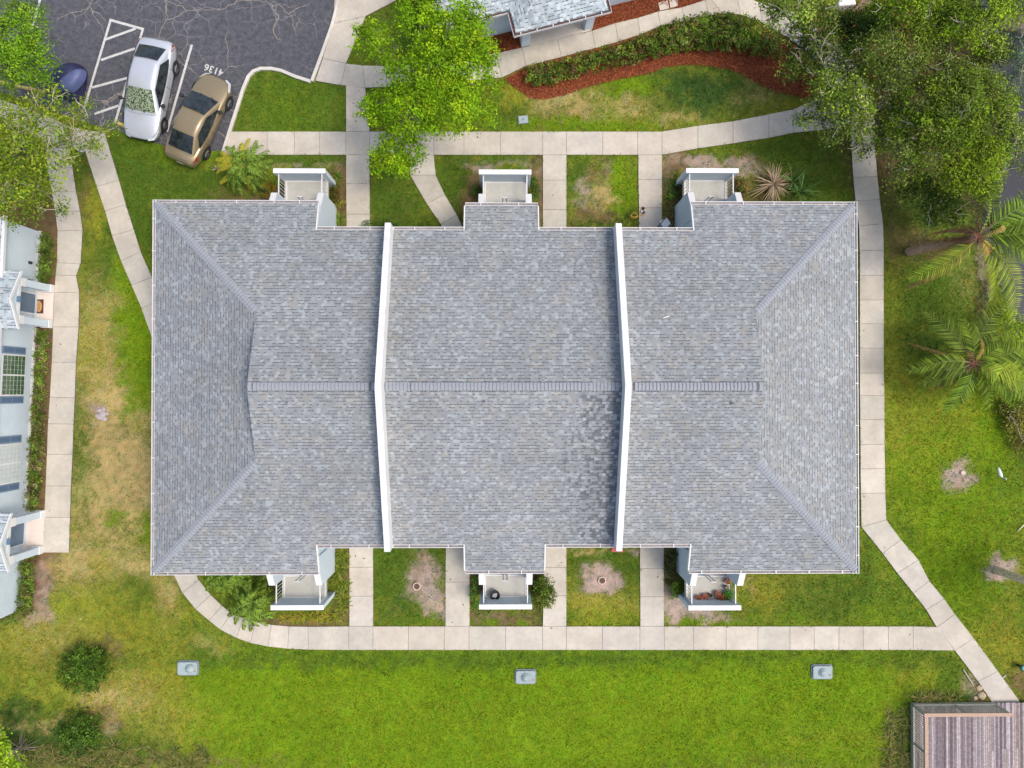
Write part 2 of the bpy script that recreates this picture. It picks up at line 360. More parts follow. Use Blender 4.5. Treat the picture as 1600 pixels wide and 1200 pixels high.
# =============================================================== GROUND LAYOUT (pixels on the ground plane)
# sidewalks: lists of cross sections (x1,y1,x2,y2); every section is a joint
def hs(xs, y0, y1): return [(x, y0, x, y1) for x in xs]
WALKS = [
 ('front walk', [(357, 206, 347, 242)]+hs([418, 460.5, 500, 541, 578, 603, 640, 678, 725, 782, 848, 885, 941.5, 996, 1034], 206, 242.5)+[(1090, 197, 1090, 232.5), (1145, 190, 1145, 224.5), (1200.5, 179, 1201, 216), (1239, 171.5, 1239, 208), (1268, 158, 1288, 203), (1292, 138, 1330, 196)]),
 ('connector', [(541, 134, 571, 138), (541, 206, 578, 206)]),
 ('connector', [(541, 242.5, 578, 242.5), (541, 287.5, 578, 287.5), (541.5, 335, 578.5, 335), (542, 385, 579, 385)]),
 ('connector', [(639.5, 242.5, 678, 242.5), (641, 274, 681, 274), (667, 319, 695, 304), (689, 351, 714, 336), (701, 385, 737, 385)]),
 ('connector', [(848, 242.5, 885, 242.5), (848, 282, 885, 282), (848, 328, 885, 328), (848, 385, 885, 385)]),
 ('connector', [(997, 242.5, 1034, 242.5), (997, 281, 1034, 281), (998, 325, 1034, 325), (998, 385, 1034, 385)]),
 ('connector', [(546, 978, 583.5, 978), (546, 931, 583.5, 931), (546, 886, 583.5, 886), (546, 825, 583, 825)]),
 ('connector', [(696, 978, 734, 978), (696, 909, 734, 909), (697, 825, 734, 825)]),
 ('connector', [(848, 978, 885, 978), (849, 930, 885, 930), (850, 886, 885, 886), (851, 825, 885, 825)]),
 ('connector', [(1000, 978, 1037, 978), (1000, 932, 1037, 932), (999.5, 888, 1037, 888), (999.5, 825, 1037, 825)]),
 ('back walk', [(255, 700, 291, 700), (255, 760, 291, 760), (256, 820, 292, 820), (259, 870, 295, 868), (286, 926, 311, 905), (306, 951, 330, 929), (327, 969, 348, 946), (345, 983, 362, 958), (370, 996, 381, 965), (392, 1004, 400, 971), (419, 1009.5, 425, 975.5), (450, 1013, 452, 978), (482, 1014.5, 482, 978.5)]
    + hs([545.5, 583, 638.5, 694.5, 733, 790, 847.5, 885, 941, 999.5, 1037.5, 1083.5, 1134, 1183.5, 1233.5, 1271.5, 1310, 1348, 1387, 1426], 1015, 978)+[(1491, 1016, 1463, 979)]),
 ('side walk', [(1110, 0, 1128, 22), (1150, -10, 1157, 24), (1186, 5, 1190, 36), (1240, 20, 1222, 55), (1282, 52, 1262, 82), (1325, 92, 1298, 116), (1358, 138, 1320, 150), (1366, 190, 1328, 190), (1367, 238, 1330, 241), (1370, 276, 1332, 278), (1374, 312, 1336, 314.5), (1379, 350, 1341, 353.5)] +
    [(1380, y, 1342.5, y) for y in (392, 430.5, 469, 506, 544, 583)]+[(1381, 618, 1342.5, 618), (1381, 655.5, 1343, 655.5), (1381.5, 694, 1343.5, 694.5), (1382, 732, 1343.5, 732.5), (1382.5, 770, 1344, 770.5), (1384, 812, 1345, 823), (1407, 843, 1378, 864), (1434, 874, 1401, 895), (1451, 907, 1426, 926), (1474, 935, 1446, 952), (1491, 959, 1462.5, 979.5), (1520, 996, 1491, 1016), (1558, 1048, 1527, 1064), (1595, 1099, 1551, 1100)]),
 ('left walk', [(72, 225, 108, 212), (76, 268, 114, 262), (82, 300, 120, 300), (87.5, 332, 126, 330), (91, 361, 130, 360), (90, 411, 127, 412), (88, 430, 120, 431), (86, 457, 125, 457), (84, 511, 124, 511), (82, 566, 120, 566), (79, 620.5, 118, 621.5), (76, 662, 116, 662.5), (74.5, 709.5, 114.5, 709.5), (72.5, 759, 112, 759), (70, 808, 110.5, 808), (68, 863, 109, 863)]),
 ('diagonal walk', [(130, 225, 165, 210), (152, 292, 187, 282), (165, 330, 197.5, 320), (176, 369, 210, 359), (190, 408, 221, 394), (206.5, 446, 238.5, 433.5), (222, 482, 252.5, 469), (239, 530, 272, 522), (250, 585, 287, 583), (255, 640, 291, 640), (255, 700, 291, 700)]),
 ('lot walk', [(-40, 143, -40, 168), (0, 157, 0, 182), (40, 168, 36, 200), (85, 186, 72, 225), (108, 198, 108, 228), (167, 209, 130, 240)]),
 ('entry walk', [(525, -30, 700, -40), (521, 38, 572, 26), (505, 92, 541, 100), (493, 127, 533, 134)]),
 ('entry walk', [(533, 134, 541, 100), (571, 138, 567, 103), (620, 136, 615, 104), (670, 131, 664, 100), (722, 127, 712, 94), (784, 122, 776, 84), (822, 104, 816, 75), (877, 90, 871, 62), (930, 76, 925, 49), (966, 66, 961, 37), (1000, 55, 996, 29), (1032, 41, 1027.5, 19), (1069, 34, 1065, 12.5), (1107, 27, 1101, 1), (1128, 22, 1110, 0)]),
]
EXTRA = [[(828, 73), (925, 48), (905, -5), (812, 18)], [(1028, 5), (1043, 1), (1045, 14), (1031, 17)], [(1045, 0), (1058, -3), (1059, 10), (1047, 13)]]
LOT = [(30, -60), (533, -60), (531, 0), (519, 40), (489, 127), (425, 109), (402, 110), (390, 120), (378, 148), (360, 206), (350, 236), (300, 236), (262, 229), (200, 211), (178, 202), (120, 188), (60, 165), (0, 143), (-60, 120), (-60, -60)]
POND = [(1515, -120), (1528, 20), (1540, 60), (1552, 100), (1578, 150), (1588, 200), (1575, 250), (1558, 290), (1548, 325), (1540, 352), (1552, 390), (1566, 430), (1580, 470), (1595, 500), (1660, 530), (2100, 560), (2100, -120)]
MULCH = [[(788, 122), (822, 104), (877, 90), (930, 76), (1000, 55), (1069, 34), (1107, 27), (1160, 25), (1230, 60), (1262, 82), (1298, 116), (1318, 150), (1290, 150), (1250, 148), (1215, 140), (1190, 130), (1175, 120), (1150, 108), (1112, 100), (1075, 98), (1040, 102), (1017, 112), (975, 120), (925, 132), (882, 147), (850, 154), (827, 151), (800, 132)],
         [(745, 55), (815, 30), (816, 75), (776, 84), (750, 88)], [(900, -10), (925, 48), (961, 37), (996, 29), (1027, 18), (1065, 12), (1101, 1), (1110, -20)]]
FOOT = [[(303, 373), (785, 373), (1272, 373), (1272, 850), (303, 850)], [(62, 362), (33, 952), (-200, 960), (-200, 340)], [(716, 60), (760, 52), (960, 5), (960, -200), (700, -200)]]

# ---- colour painting of soil and lawn, evaluated anywhere in pixels
CLS = {'lush': (.160, .265, .009), 'green': (.085, .150, .016), 'deep': (.036, .085, .018), 'yell': (.265, .275, .028), 'dry': (.45, .345, .145), 'brown': (.19, .12, .065), 'dirt': (.41, .315, .265), 'red': (.24, .072, .030), 'mud_shade': (.05, .038, .028)}
BL = [  # px,py,rx,ry,class,strength
 # left lawn
 (165, 500, 38, 70, 'dry', 1.6), (170, 610, 45, 50, 'dry', 2.2), (185, 700, 55, 75, 'dry', 2.6), (150, 790, 45, 60, 'dry', 1.6), (215, 760, 25, 60, 'dry', 1.6), (120, 880, 55, 30, 'dry', 1.8), (215, 880, 30, 25, 'dry', 1.5),
 (150, 560, 25, 80, 'yell', 1.0), (130, 700, 20, 90, 'green', 1.2), (215, 540, 26, 75, 'lush', 5), (215, 620, 22, 22, 'lush', 3), (200, 420, 20, 60, 'lush', 2), (165, 400, 20, 40, 'green', 1.5), (215, 330, 26, 60, 'green', 2.5), (180, 808, 14, 14, 'lush', 2.6), (230, 840, 12, 35, 'lush', 1.5), (150, 880, 25, 15, 'yell', 1.3), (150, 330, 14, 60, 'yell', 1.2), (160, 645, 14, 12, 'dirt', 3.5), (155, 650, 26, 22, 'brown', .9), (200, 665, 30, 22, 'brown', .7), (170, 690, 40, 10, 'brown', .6), (135, 300, 12, 60, 'brown', .8),
 (210, 255, 50, 35, 'green', 3), (300, 290, 60, 22, 'green', 2), (230, 240, 60, 15, 'lush', 1.0), (285, 245, 50, 12, 'lush', .8),
 # bottom-left lawn
 (170, 950, 90, 50, 'yell', 1.2), (110, 985, 60, 40, 'dry', .9), (260, 930, 25, 35, 'dry', 1.6), (60, 1000, 60, 40, 'dry', .8), (60, 1010, 80, 50, 'yell', .9), (190, 940, 40, 30, 'green', .9), (150, 900, 70, 30, 'dry', .7), (100, 960, 60, 40, 'lush', .7), (210, 1085, 45, 45, 'dry', 1.4), (210, 1080, 60, 50, 'yell', 1.2), (250, 1110, 60, 40, 'dry', .8), (330, 1010, 40, 15, 'dry', 1.0), (260, 1060, 25, 50, 'yell', 1.5), (160, 1095, 40, 14, 'dry', 1.3), (60, 1130, 55, 10, 'dry', 1.6), (30, 1108, 45, 13, 'deep', 1.1), (90, 1160, 110, 30, 'deep', 1.9), (230, 1165, 50, 20, 'green', 1.2), (240, 1125, 35, 14, 'green', 1.2), (60, 1175, 90, 25, 'brown', .9), (250, 1190, 160, 12, 'brown', 1.0), (380, 1195, 120, 8, 'brown', .8), (215, 920, 15, 20, 'green', 1.2), (300, 1130, 80, 30, 'yell', 1.2), (290, 1165, 60, 25, 'dry', .7),
 (170, 1013, 20, 20, 'brown', 1.4), (165, 1120, 26, 20, 'brown', 1.6), (170, 1130, 12, 14, 'dirt', 1.4), (152, 1078, 25, 10, 'brown', .7),
 # big bottom lawn
 (420, 1120, 120, 70, 'lush', 3), (640, 1110, 200, 75, 'lush', 3.4), (900, 1110, 200, 75, 'lush', 3.4), (1180, 1100, 200, 75, 'lush', 3.0), (1330, 1080, 90, 40, 'lush', 1.5), (700, 1170, 350, 30, 'lush', 1.5), (520, 1090, 60, 50, 'yell', .6), (820, 1112, 480, 26, 'yell', 1.1), (1050, 1080, 300, 12, 'yell', .5), (760, 1160, 420, 12, 'yell', 1.0), (700, 1130, 60, 30, 'yell', .5), (1060, 1110, 60, 30, 'yell', .5), (1270, 1150, 70, 12, 'yell', 1.3), (1420, 1050, 35, 18, 'yell', 1.4), (1260, 1135, 45, 12, 'dry', .4), (420, 1035, 30, 12, 'brown', .7), (820, 1032, 500, 14, 'green', 3.2), (700, 1050, 400, 10, 'lush', 1.0), (1300, 1180, 90, 25, 'lush', 1), (1400, 1190, 40, 25, 'green', 1.2), (1395, 1150, 14, 50, 'brown', 1.3), (1390, 1190, 30, 30, 'yell', 1.2), (1470, 1085, 45, 10, 'deep', 2.4), (1418, 1150, 7, 60, 'deep', 2.2), (1490, 1060, 20, 22, 'green', 1.2), (1520, 1075, 14, 24, 'dirt', 1.4), (1530, 1085, 12, 20, 'brown', 2.4), (1220, 1192, 60, 12, 'brown', .5), (860, 1196, 400, 7, 'brown', .35),
 # right lawn
 (1480, 760, 100, 120, 'lush', 1.5), (1450, 700, 60, 90, 'yell', .5), (1400, 560, 30, 150, 'yell', .9), (1450, 460, 60, 50, 'green', 1.8), (1440, 520, 50, 60, 'deep', .8), (1400, 350, 26, 60, 'brown', .9), (1410, 320, 30, 50, 'dry', .5), (1500, 440, 20, 40, 'dry', .8), (1530, 460, 14, 50, 'mud_shade', 1.6), (1540, 420, 10, 60, 'dirt', 1.2), (1535, 330, 20, 30, 'mud_shade', 2.4), (1440, 385, 26, 16, 'mud_shade', 2.0), (1440, 385, 40, 26, 'brown', .9), (1502, 742, 15, 15, 'dirt', 9), (1502, 742, 22, 22, 'brown', .8), (1560, 893, 15, 15, 'dirt', 9), (1575, 893, 30, 24, 'dry', 1.0), (1585, 640, 25, 60, 'brown', 1.1), (1595, 690, 18, 50, 'mud_shade', .9), (1595, 640, 14, 30, 'yell', 2), (1555, 660, 20, 60, 'lush', 1.6), (1580, 1020, 26, 30, 'yell', 1.2), (1590, 1060, 20, 22, 'brown', 1.4), (1500, 640, 60, 30, 'yell', .5), (1500, 900, 60, 60, 'lush', 1.3), (1420, 830, 30, 40, 'deep', .6), (1540, 1000, 30, 40, 'yell', .7), (1560, 740, 40, 40, 'green', .6), (1300, 940, 120, 30, 'green', .9), (1230, 920, 60, 25, 'brown', .3), (1380, 960, 40, 16, 'lush', .8), (1350, 880, 20, 40, 'green', 1),
 # top middle lawn
 (1090, 130, 55, 22, 'deep', 2.2), (1110, 160, 60, 18, 'deep', 1.1), (900, 165, 60, 22, 'dry', 1.3), (850, 150, 30, 14, 'dry', 1.3), (975, 165, 35, 16, 'dry', 1.5), (1060, 185, 30, 10, 'dry', 1.2), (880, 148, 18, 6, 'dirt', 1.3), (1180, 150, 45, 25, 'dry', .9), (990, 135, 30, 14, 'lush', 1.8), (900, 195, 110, 9, 'lush', 1.4), (950, 175, 20, 20, 'lush', 1.4), (800, 150, 20, 15, 'yell', 1.5), (1230, 170, 30, 20, 'yell', 1), (780, 180, 40, 20, 'green', 1.4),
 (450, 165, 55, 38, 'lush', 1.3), (450, 165, 90, 60, 'green', 2), (470, 180, 25, 14, 'brown', .35), (640, 60, 50, 50, 'green', 1.8), (603, 65, 12, 12, 'dirt', 1.6), (590, 40, 30, 20, 'brown', .5), (670, 75, 20, 30, 'brown', 1),
 (480, 250, 60, 8, 'green', 2.6), (530, 300, 14, 50, 'brown', 3), (527, 285, 10, 30, 'dirt', .8), (470, 262, 50, 6, 'dirt', 1.2), (400, 310, 60, 10, 'brown', 2.2), (425, 310, 20, 12, 'mud_shade', 1.5),
 (610, 320, 26, 50, 'green', 2.4), (625, 315, 14, 10, 'dry', .9), (600, 345, 30, 12, 'brown', .6), (705, 290, 20, 40, 'green', 2.4), (738, 300, 12, 40, 'brown', 2.6), (745, 260, 22, 10, 'dirt', 1.5), (720, 340, 14, 24, 'brown', 1.4), (790, 254, 60, 7, 'dirt', 1.2), (760, 248, 60, 7, 'green', 1.6), (840, 290, 9, 50, 'brown', 3), (838, 270, 8, 20, 'dirt', 1),
 (945, 300, 22, 22, 'dry', 2.4), (935, 262, 28, 12, 'brown', 1.1), (915, 285, 12, 16, 'dirt', 1.4), (955, 262, 10, 12, 'dirt', .9), (910, 315, 16, 14, 'dirt', .8), (930, 335, 40, 14, 'brown', 1.2), (975, 280, 18, 30, 'lush', 1.7), (970, 315, 20, 20, 'lush', 1.4), (900, 265, 14, 20, 'green', 1.4), (950, 350, 50, 10, 'deep', 1.0),
 (1050, 300, 14, 60, 'brown', 3), (1045, 275, 10, 25, 'dirt', 1.2), (1100, 252, 60, 8, 'dirt', 2.2), (1160, 268, 22, 14, 'dirt', 1.6), (1045, 250, 12, 10, 'dry', 1.2), (1150, 295, 20, 22, 'brown', 1.6), (1200, 305, 40, 16, 'mud_shade', 1.6), (1180, 250, 30, 10, 'brown', .9), (1230, 240, 60, 20, 'green', 1.8), (1280, 290, 40, 40, 'green', 1.6), (1280, 260, 30, 20, 'dry', .5), (1250, 300, 30, 20, 'deep', 1.0),
 # under the big trees on the right: bare soil plus crown shade painted in
 (1440, 180, 120, 100, 'brown', 1.8), (1440, 200, 100, 100, 'mud_shade', 2.2), (1390, 120, 50, 40, 'red', 1.2), (1440, 90, 30, 30, 'red', 1.6), (1500, 60, 60, 60, 'mud_shade', 2.4), (1570, 200, 40, 120, 'mud_shade', 2.5), (1430, 330, 60, 30, 'green', 1.8), (1390, 280, 20, 40, 'brown', 1.0), (1350, 120, 30, 30, 'red', 1.2), (1350, 30, 40, 30, 'red', 1.8), (1300, 40, 20, 20, 'red', 1.6), (1400, 20, 26, 24, 'red', 2.0), (1250, 30, 20, 10, 'red', 1.2),
 # strips south of the building
 (620, 900, 30, 60, 'green', 2.4), (662, 908, 26, 24, 'dirt', 4), (680, 945, 16, 18, 'dirt', 2.4), (668, 870, 14, 14, 'dirt', .9), (650, 915, 14, 12, 'brown', 1.6), (615, 950, 12, 10, 'brown', .8), (690, 880, 10, 50, 'green', .8), (640, 870, 20, 14, 'brown', .5),
 (790, 962, 60, 10, 'brown', 1.6), (770, 962, 30, 8, 'dirt', 1.0), (740, 910, 8, 50, 'brown', 1.5), (860, 960, 26, 12, 'green', 1.2), (840, 870, 14, 40, 'mud_shade', 2), (838, 925, 7, 30, 'mud_shade', 2),
 (940, 905, 19, 17, 'dirt', 8), (940, 905, 30, 26, 'brown', .9), (950, 875, 50, 25, 'green', 1.6), (940, 950, 50, 25, 'yell', 1.3), (960, 945, 30, 16, 'dry', .8), (920, 940, 30, 16, 'dry', .7), (960, 895, 16, 10, 'brown', .6), (940, 857, 60, 5, 'dry', 2.5), (985, 858, 20, 5, 'dirt', 2), (900, 870, 12, 18, 'green', .6),
 (1065, 955, 40, 10, 'dirt', 4), (1045, 930, 12, 26, 'dirt', 2.4), (1045, 880, 12, 40, 'brown', 2), (1110, 962, 40, 6, 'dirt', 1.2), (1090, 970, 60, 5, 'lush', 1.2), (1190, 930, 30, 25, 'yell', 1.2), (1175, 910, 14, 14, 'dry', 1.2),
 (540, 900, 10, 60, 'brown', 2), (480, 972, 70, 7, 'brown', 2.4), (440, 972, 20, 5, 'dirt', 1), (360, 920, 40, 30, 'green', 1.2), (410, 930, 16, 20, 'mud_shade', 1.2), (345, 915, 20, 20, 'yell', .8),
 # left building beds
 (75, 400, 14, 50, 'brown', 5), (80, 440, 8, 14, 'brown', 3), (60, 650, 22, 150, 'brown', 5), (75, 560, 8, 50, 'brown', 3), (75, 470, 14, 40, 'brown', 3), (55, 890, 25, 60, 'brown', 4), (65, 920, 14, 40, 'dirt', 3.5), (70, 885, 16, 14, 'dirt', 1.6), (40, 970, 30, 8, 'dirt', 2), (30, 300, 60, 70, 'brown', 1.3), (40, 260, 60, 60, 'green', 1.2), (60, 340, 30, 14, 'brown', 2),
]
def paint(px, py, fine=False):
    """albedo of the soil / lawn at ground pixels px,py"""
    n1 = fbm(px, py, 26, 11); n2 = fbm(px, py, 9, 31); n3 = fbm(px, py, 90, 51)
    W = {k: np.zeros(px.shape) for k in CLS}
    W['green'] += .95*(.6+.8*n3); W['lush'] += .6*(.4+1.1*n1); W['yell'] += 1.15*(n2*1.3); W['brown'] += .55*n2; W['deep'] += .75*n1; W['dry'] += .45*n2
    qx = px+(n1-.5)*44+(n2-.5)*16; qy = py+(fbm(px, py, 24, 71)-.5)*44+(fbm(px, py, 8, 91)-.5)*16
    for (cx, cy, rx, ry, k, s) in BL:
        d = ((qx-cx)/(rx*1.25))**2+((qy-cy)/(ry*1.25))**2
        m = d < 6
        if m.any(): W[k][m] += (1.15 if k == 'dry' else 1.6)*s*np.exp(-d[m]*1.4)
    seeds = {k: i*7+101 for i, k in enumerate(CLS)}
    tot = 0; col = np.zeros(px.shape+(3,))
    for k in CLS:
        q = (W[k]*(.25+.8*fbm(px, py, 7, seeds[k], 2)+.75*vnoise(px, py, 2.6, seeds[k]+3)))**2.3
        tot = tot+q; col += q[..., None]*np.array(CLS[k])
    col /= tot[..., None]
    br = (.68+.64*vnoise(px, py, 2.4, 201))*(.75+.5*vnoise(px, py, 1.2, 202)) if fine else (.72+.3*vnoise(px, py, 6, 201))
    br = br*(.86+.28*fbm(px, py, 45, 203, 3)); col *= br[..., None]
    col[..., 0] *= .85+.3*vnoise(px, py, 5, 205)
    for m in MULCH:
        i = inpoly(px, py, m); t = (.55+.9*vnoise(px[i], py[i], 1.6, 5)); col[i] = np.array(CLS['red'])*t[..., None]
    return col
def soilw(px, py):
    """0..1: how bare the ground is (fewer blades)"""
    c = paint(px, py)
    return c
ALLW = [[(a, b) for a, b, _, _ in cs]+[(c, d) for _, _, c, d in cs[::-1]] for _, cs in WALKS]+EXTRA

# ---- ground sheet, fine in view and reaching far out
def ground():
    fine_x = np.arange(-27, 27.01, .11); fine_y = np.arange(-21, 21.01, .11)
    out = np.array([30, 36, 48, 70, 110, 200, 400, 900])
    xs = np.concatenate([-out[::-1], fine_x, out]); ys = np.concatenate([-out[::-1], fine_y, out])
    X, Y = np.meshgrid(xs, ys); px, py = PXY(X, Y)
    zz = np.zeros(X.shape)
    for dx, dy in ((0, 0), (8, 0), (-8, 0), (0, 8), (0, -8)): zz -= .17*inpoly(px+dx, py+dy, POND)
    col = paint(px, py); col[zz < -.1] = CLS['mud_shade']
    zz += (fbm(px, py, 30, 3)-.5)*.03
    ny, nx = X.shape; V = np.stack([X, Y, zz], -1).reshape(-1, 3)
    i = np.arange(ny*nx).reshape(ny, nx)
    F = np.stack([i[:-1, :-1], i[:-1, 1:], i[1:, 1:], i[1:, :-1]], -1).reshape(-1, 4)
    me = bpy.data.meshes.new('ground'); k = len(F)
    me.vertices.add(len(V)); me.vertices.foreach_set('co', V.astype(np.float32).ravel())
    me.loops.add(k*4); me.loops.foreach_set('vertex_index', F.astype(np.int32).ravel())
    me.polygons.add(k); me.polygons.foreach_set('loop_start', (np.arange(k)*4).astype(np.int32)); me.polygons.foreach_set('loop_total', np.full(k, 4, np.int32))
    me.polygons.foreach_set('use_smooth', np.ones(k, bool)); me.update(calc_edges=True)
    ca = me.color_attributes.new('Col', 'FLOAT_COLOR', 'POINT'); cc = np.ones((len(V), 4), np.float32); cc[:, :3] = col.reshape(-1, 3); ca.data.foreach_set('color', cc.ravel())
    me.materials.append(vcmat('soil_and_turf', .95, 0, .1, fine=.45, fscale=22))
    o = bpy.data.objects.new('ground', me); COL.objects.link(o); tag(o, 'lawn soil with green, yellow dry and bare patches', 'ground', kind='structure')
ground()

# ---- water
wm = bpy.data.materials.new('pond_water'); wm.use_nodes = True
b = wm.node_tree.nodes['Principled BSDF']; b.inputs['Base Color'].default_value = (.035, .038, .05, 1); b.inputs['Roughness'].default_value = .08; b.inputs['Specular IOR Level'].default_value = .2
nz = wm.node_tree.nodes.new('ShaderNodeTexNoise'); nz.inputs['Scale'].default_value = 3; bp = wm.node_tree.nodes.new('ShaderNodeBump'); bp.inputs['Strength'].default_value = .15
wm.node_tree.links.new(nz.outputs['Fac'], bp.inputs['Height']); wm.node_tree.links.new(bp.outputs[0], b.inputs['Normal'])
pw = [G(*p) for p in [(x-12, y) for x, y in POND]]
MB().prism(pw, -.34, -.30).build('pond', wm, label='dark still pond water along the right edge', cat='water', kind='structure')

# ---- sidewalks: individual cast panels with joints
CONC_PAL = [lin(212, 204, 192), lin(219, 208, 196), lin(206, 200, 190), lin(216, 208, 200), lin(222, 214, 202), lin(209, 199, 186)]
def shrink(poly, d):
    c = Vector((sum(p[0] for p in poly)/len(poly), sum(p[1] for p in poly)/len(poly))); r = []
    n = len(poly); a = sum(poly[i][0]*poly[(i+1) % n][1]-poly[(i+1) % n][0]*poly[i][1] for i in range(n))
    if a < 0: poly = poly[::-1]
    for i in range(n):
        p0 = Vector(poly[i-1]); p1 = Vector(poly[i]); p2 = Vector(poly[(i+1) % n])
        e1 = (p1-p0).normalized(); e2 = (p2-p1).normalized(); n1 = Vector((-e1.y, e1.x)); n2 = Vector((-e2.y, e2.x))
        m = (n1+n2); m = m.normalized() if m.length > 1e-4 else n1; k = d/max(.35, m.dot(n1)); r.append(tuple(p1+m*k))
    return r
JOINT = mat('joint_grime', (.16, .14, .11), .95, .3, 20)
for wi, (nm, cs) in enumerate(WALKS):
    mb = MB(); mj = MB(); rr = random.Random(wi+3)
    for i in range(len(cs)-1):
        a, b_ = cs[i], cs[i+1]
        poly = [G(a[0], a[1]), G(b_[0], b_[1]), G(b_[2], b_[3]), G(a[2], a[3])]
        c = rr.choice(CONC_PAL); t = rr.uniform(.955, 1.02)*.80; c = [q_*.6+.4*a_ for q_, a_ in zip(c, lin(214, 206, 195))]; c = (c[0]*t, c[1]*t, c[2]*t*.95)
        mb.prism(shrink(poly, .008), .0, .055+rr.uniform(-.003, .003)+wi*.0006, c)
        mj.prism(shrink(poly, .002), -.03, .040+wi*.0003, (.16, .14, .11))
    mb.v, mj.v = mb.v+mj.v, []
    off = len(mb.v)-sum(8 for _ in range(len(cs)-1)); k0 = len(mb.f)
    for k, f in enumerate(mj.f): mb.f.append([off+j for j in f]); mb.fm.append(0); mb.c[k0+k] = (.15, .13, .105)
    mb.build('sidewalk', CONC, label='pale concrete %s of cast panels' % nm, cat='sidewalk', kind='structure')
mb = MB()
for e in EXTRA: mb.prism([G(*p) for p in e], 0, .05, (.60, .54, .46))
mb.build('porch_slab', CONC, label='cream concrete slabs by the building at the top', cat='paving', kind='structure')

# ---- parking lot
MB().prism([G(*p) for p in LOT], -.02, .012).build('parking_lot', ASPH, label='cracked dark asphalt parking lot', cat='road', kind='structure')
def pxtube(mb, pts, r, z): mb.tube([P(x, y, z) for x, y in pts], r)
def curb(pts, w=.15):
    mb = MB(); q = [Vector(G(*p)) for p in pts]
    L = []; Rr = []
    for i, p in enumerate(q):
        t = (q[min(i+1, len(q)-1)]-q[max(i-1, 0)]).normalized(); nn = Vector((-t.y, t.x)); L.append(tuple(p+nn*w/2)); Rr.append(tuple(p-nn*w/2))
    for i in range(len(q)-1):
        mb.prism([L[i], L[i+1], Rr[i+1], Rr[i]], 0, .13, (.62, .59, .53))
    mb.build('curb', CONC, label='pale concrete kerb round the parking lot', cat='kerb', kind='structure')
curb([(531, -20), (529, 5), (520, 40), (504, 85), (488, 128)])
curb([(486, 128.5), (460, 120), (440, 111.5), (425, 108.5), (408, 108.5), (397, 112.5), (389, 121), (381, 140), (371, 172), (360, 206), (350, 238)])
PAINT = mat('road_paint', (.52, .52, .50), .85, .38, 18)
mk = MB()
def line(a, b_, w=.10, z=.017):
    p, q = Vector(G(*a)), Vector(G(*b_)); t = (q-p).normalized(); n_ = Vector((-t.y, t.x))*w/2
    mk.prism([tuple(p+n_), tuple(q+n_), tuple(q-n_), tuple(p-n_)], .013, z)
for i, (a, b_) in enumerate([((173, 32), (133, 165)), ((171, 31), (225, 46)), ((223, 47), (180, 192)), ((165, 62), (212, 45)), ((158, 94), (211, 76)), ((144, 137), (199, 122)), ((148, 178), (186, 165)), ((300, 70), (261, 206)), ((64, -5), (50, 45))]):
    line(a, b_, .11 if i != 1 else .12, .016+i*.0005)
mk.build('parking_markings', PAINT, label='white bay lines and hatching painted on the asphalt', cat='road marking', kind='structure')
tx = bpy.data.curves.new('bay_number', 'FONT'); tx.body = '4136'; tx.size = .46; tx.extrude = .0015; tx.align_x = 'CENTER'; tx.align_y = 'CENTER'; tx.space_character = 1.06; tx.offset = .008
to = bpy.data.objects.new('bay_number', tx); COL.objects.link(to); dg = bpy.context.evaluated_depsgraph_get()
me = bpy.data.meshes.new_from_object(to.evaluated_get(dg)); bpy.data.objects.remove(to)
to = bpy.data.objects.new('bay_number', me); me.materials.clear(); me.materials.append(PAINT); COL.objects.link(to)
c = P(334, 109, .0165); a1 = P(346, 113, 0); a2 = P(322, 104.5, 0); d = a2-a1
to.location = c; to.rotation_euler = (0, 0, math.atan2(d.y, d.x)); tag(to, 'white parking bay number 4136 painted on the asphalt', 'road marking', kind='structure')
STOP = mat('yellow_concrete', lin(205, 175, 110)[:3], .85, .2, 9)
for a, b_, lb in (((25, 134), (72, 145), 'faded yellow wheel stop under the tree at the left'), ((-30, 120), (8, 130), 'faded yellow wheel stop at the left edge of the picture'), ((186, 193), (199, 200), 'short end of a yellow wheel stop beside the silver car')):
    p, q = P(*a, 0), P(*b_, 0); m = MB(); dd = q-p
    L = dd.length; pr = [(-.09, .0), (-.06, .12), (.06, .12), (.09, .0)]
    vs = [(x, y, z+.012) for x in (-L/2, L/2) for y, z in pr]
    m.add(vs, [(0, 1, 2, 3), (7, 6, 5, 4), (0, 4, 5, 1), (1, 5, 6, 2), (2, 6, 7, 3), (3, 7, 4, 0)])
    o = m.build('wheel_stop', STOP, label=lb, cat='wheel stop', group='concrete wheel stops in the parking lot', bevel=.015)
    o.location = (p+q)/2; o.rotation_euler = (0, 0, math.atan2(dd.y, dd.x))

# =============================================================== MAIN BUILDING
SL = .336
ZR = 6.5
YR = P(788, 604, ZR).y
XC = 0.0
def on_roof(px, py):
    """ground-plan point of a pixel lying on the N or S roof plane"""
    d = ray(px, py); s = 1 if py < 604 else -1
    t = (ZR+s*SL*YR-H)/(d.z+s*SL*d.y); return Vector((d.x*t, d.y*t, H+d.z*t))
def zroof(y): return ZR-SL*abs(y-YR)
yLN = on_roof(350, 319).y; yLS = on_roof(350, 895).y; half = ((yLN-YR)+(YR-yLS))/2; yLN = YR+half; yLS = YR-half
yMN = on_roof(780, 321.5).y; yMS = on_roof(780, 891.5).y
yUN = on_roof(560, 360.5).y; yUS = on_roof(560, 852.5).y; hu = ((yUN-YR)+(YR-yUS))/2; yUN = YR+hu; yUS = YR-hu
xL = P(242, 604, zroof(yLN)).x; xR = P(1336, 604, zroof(yLN)).x
x1N = P(497, 330, zroof(yLN)).x; x1S = P(497.5, 893, zroof(yLN)).x
x4N = P(1081, 320, zroof(yLN)).x; x4S = P(1076.5, 893, zroof(yLN)).x
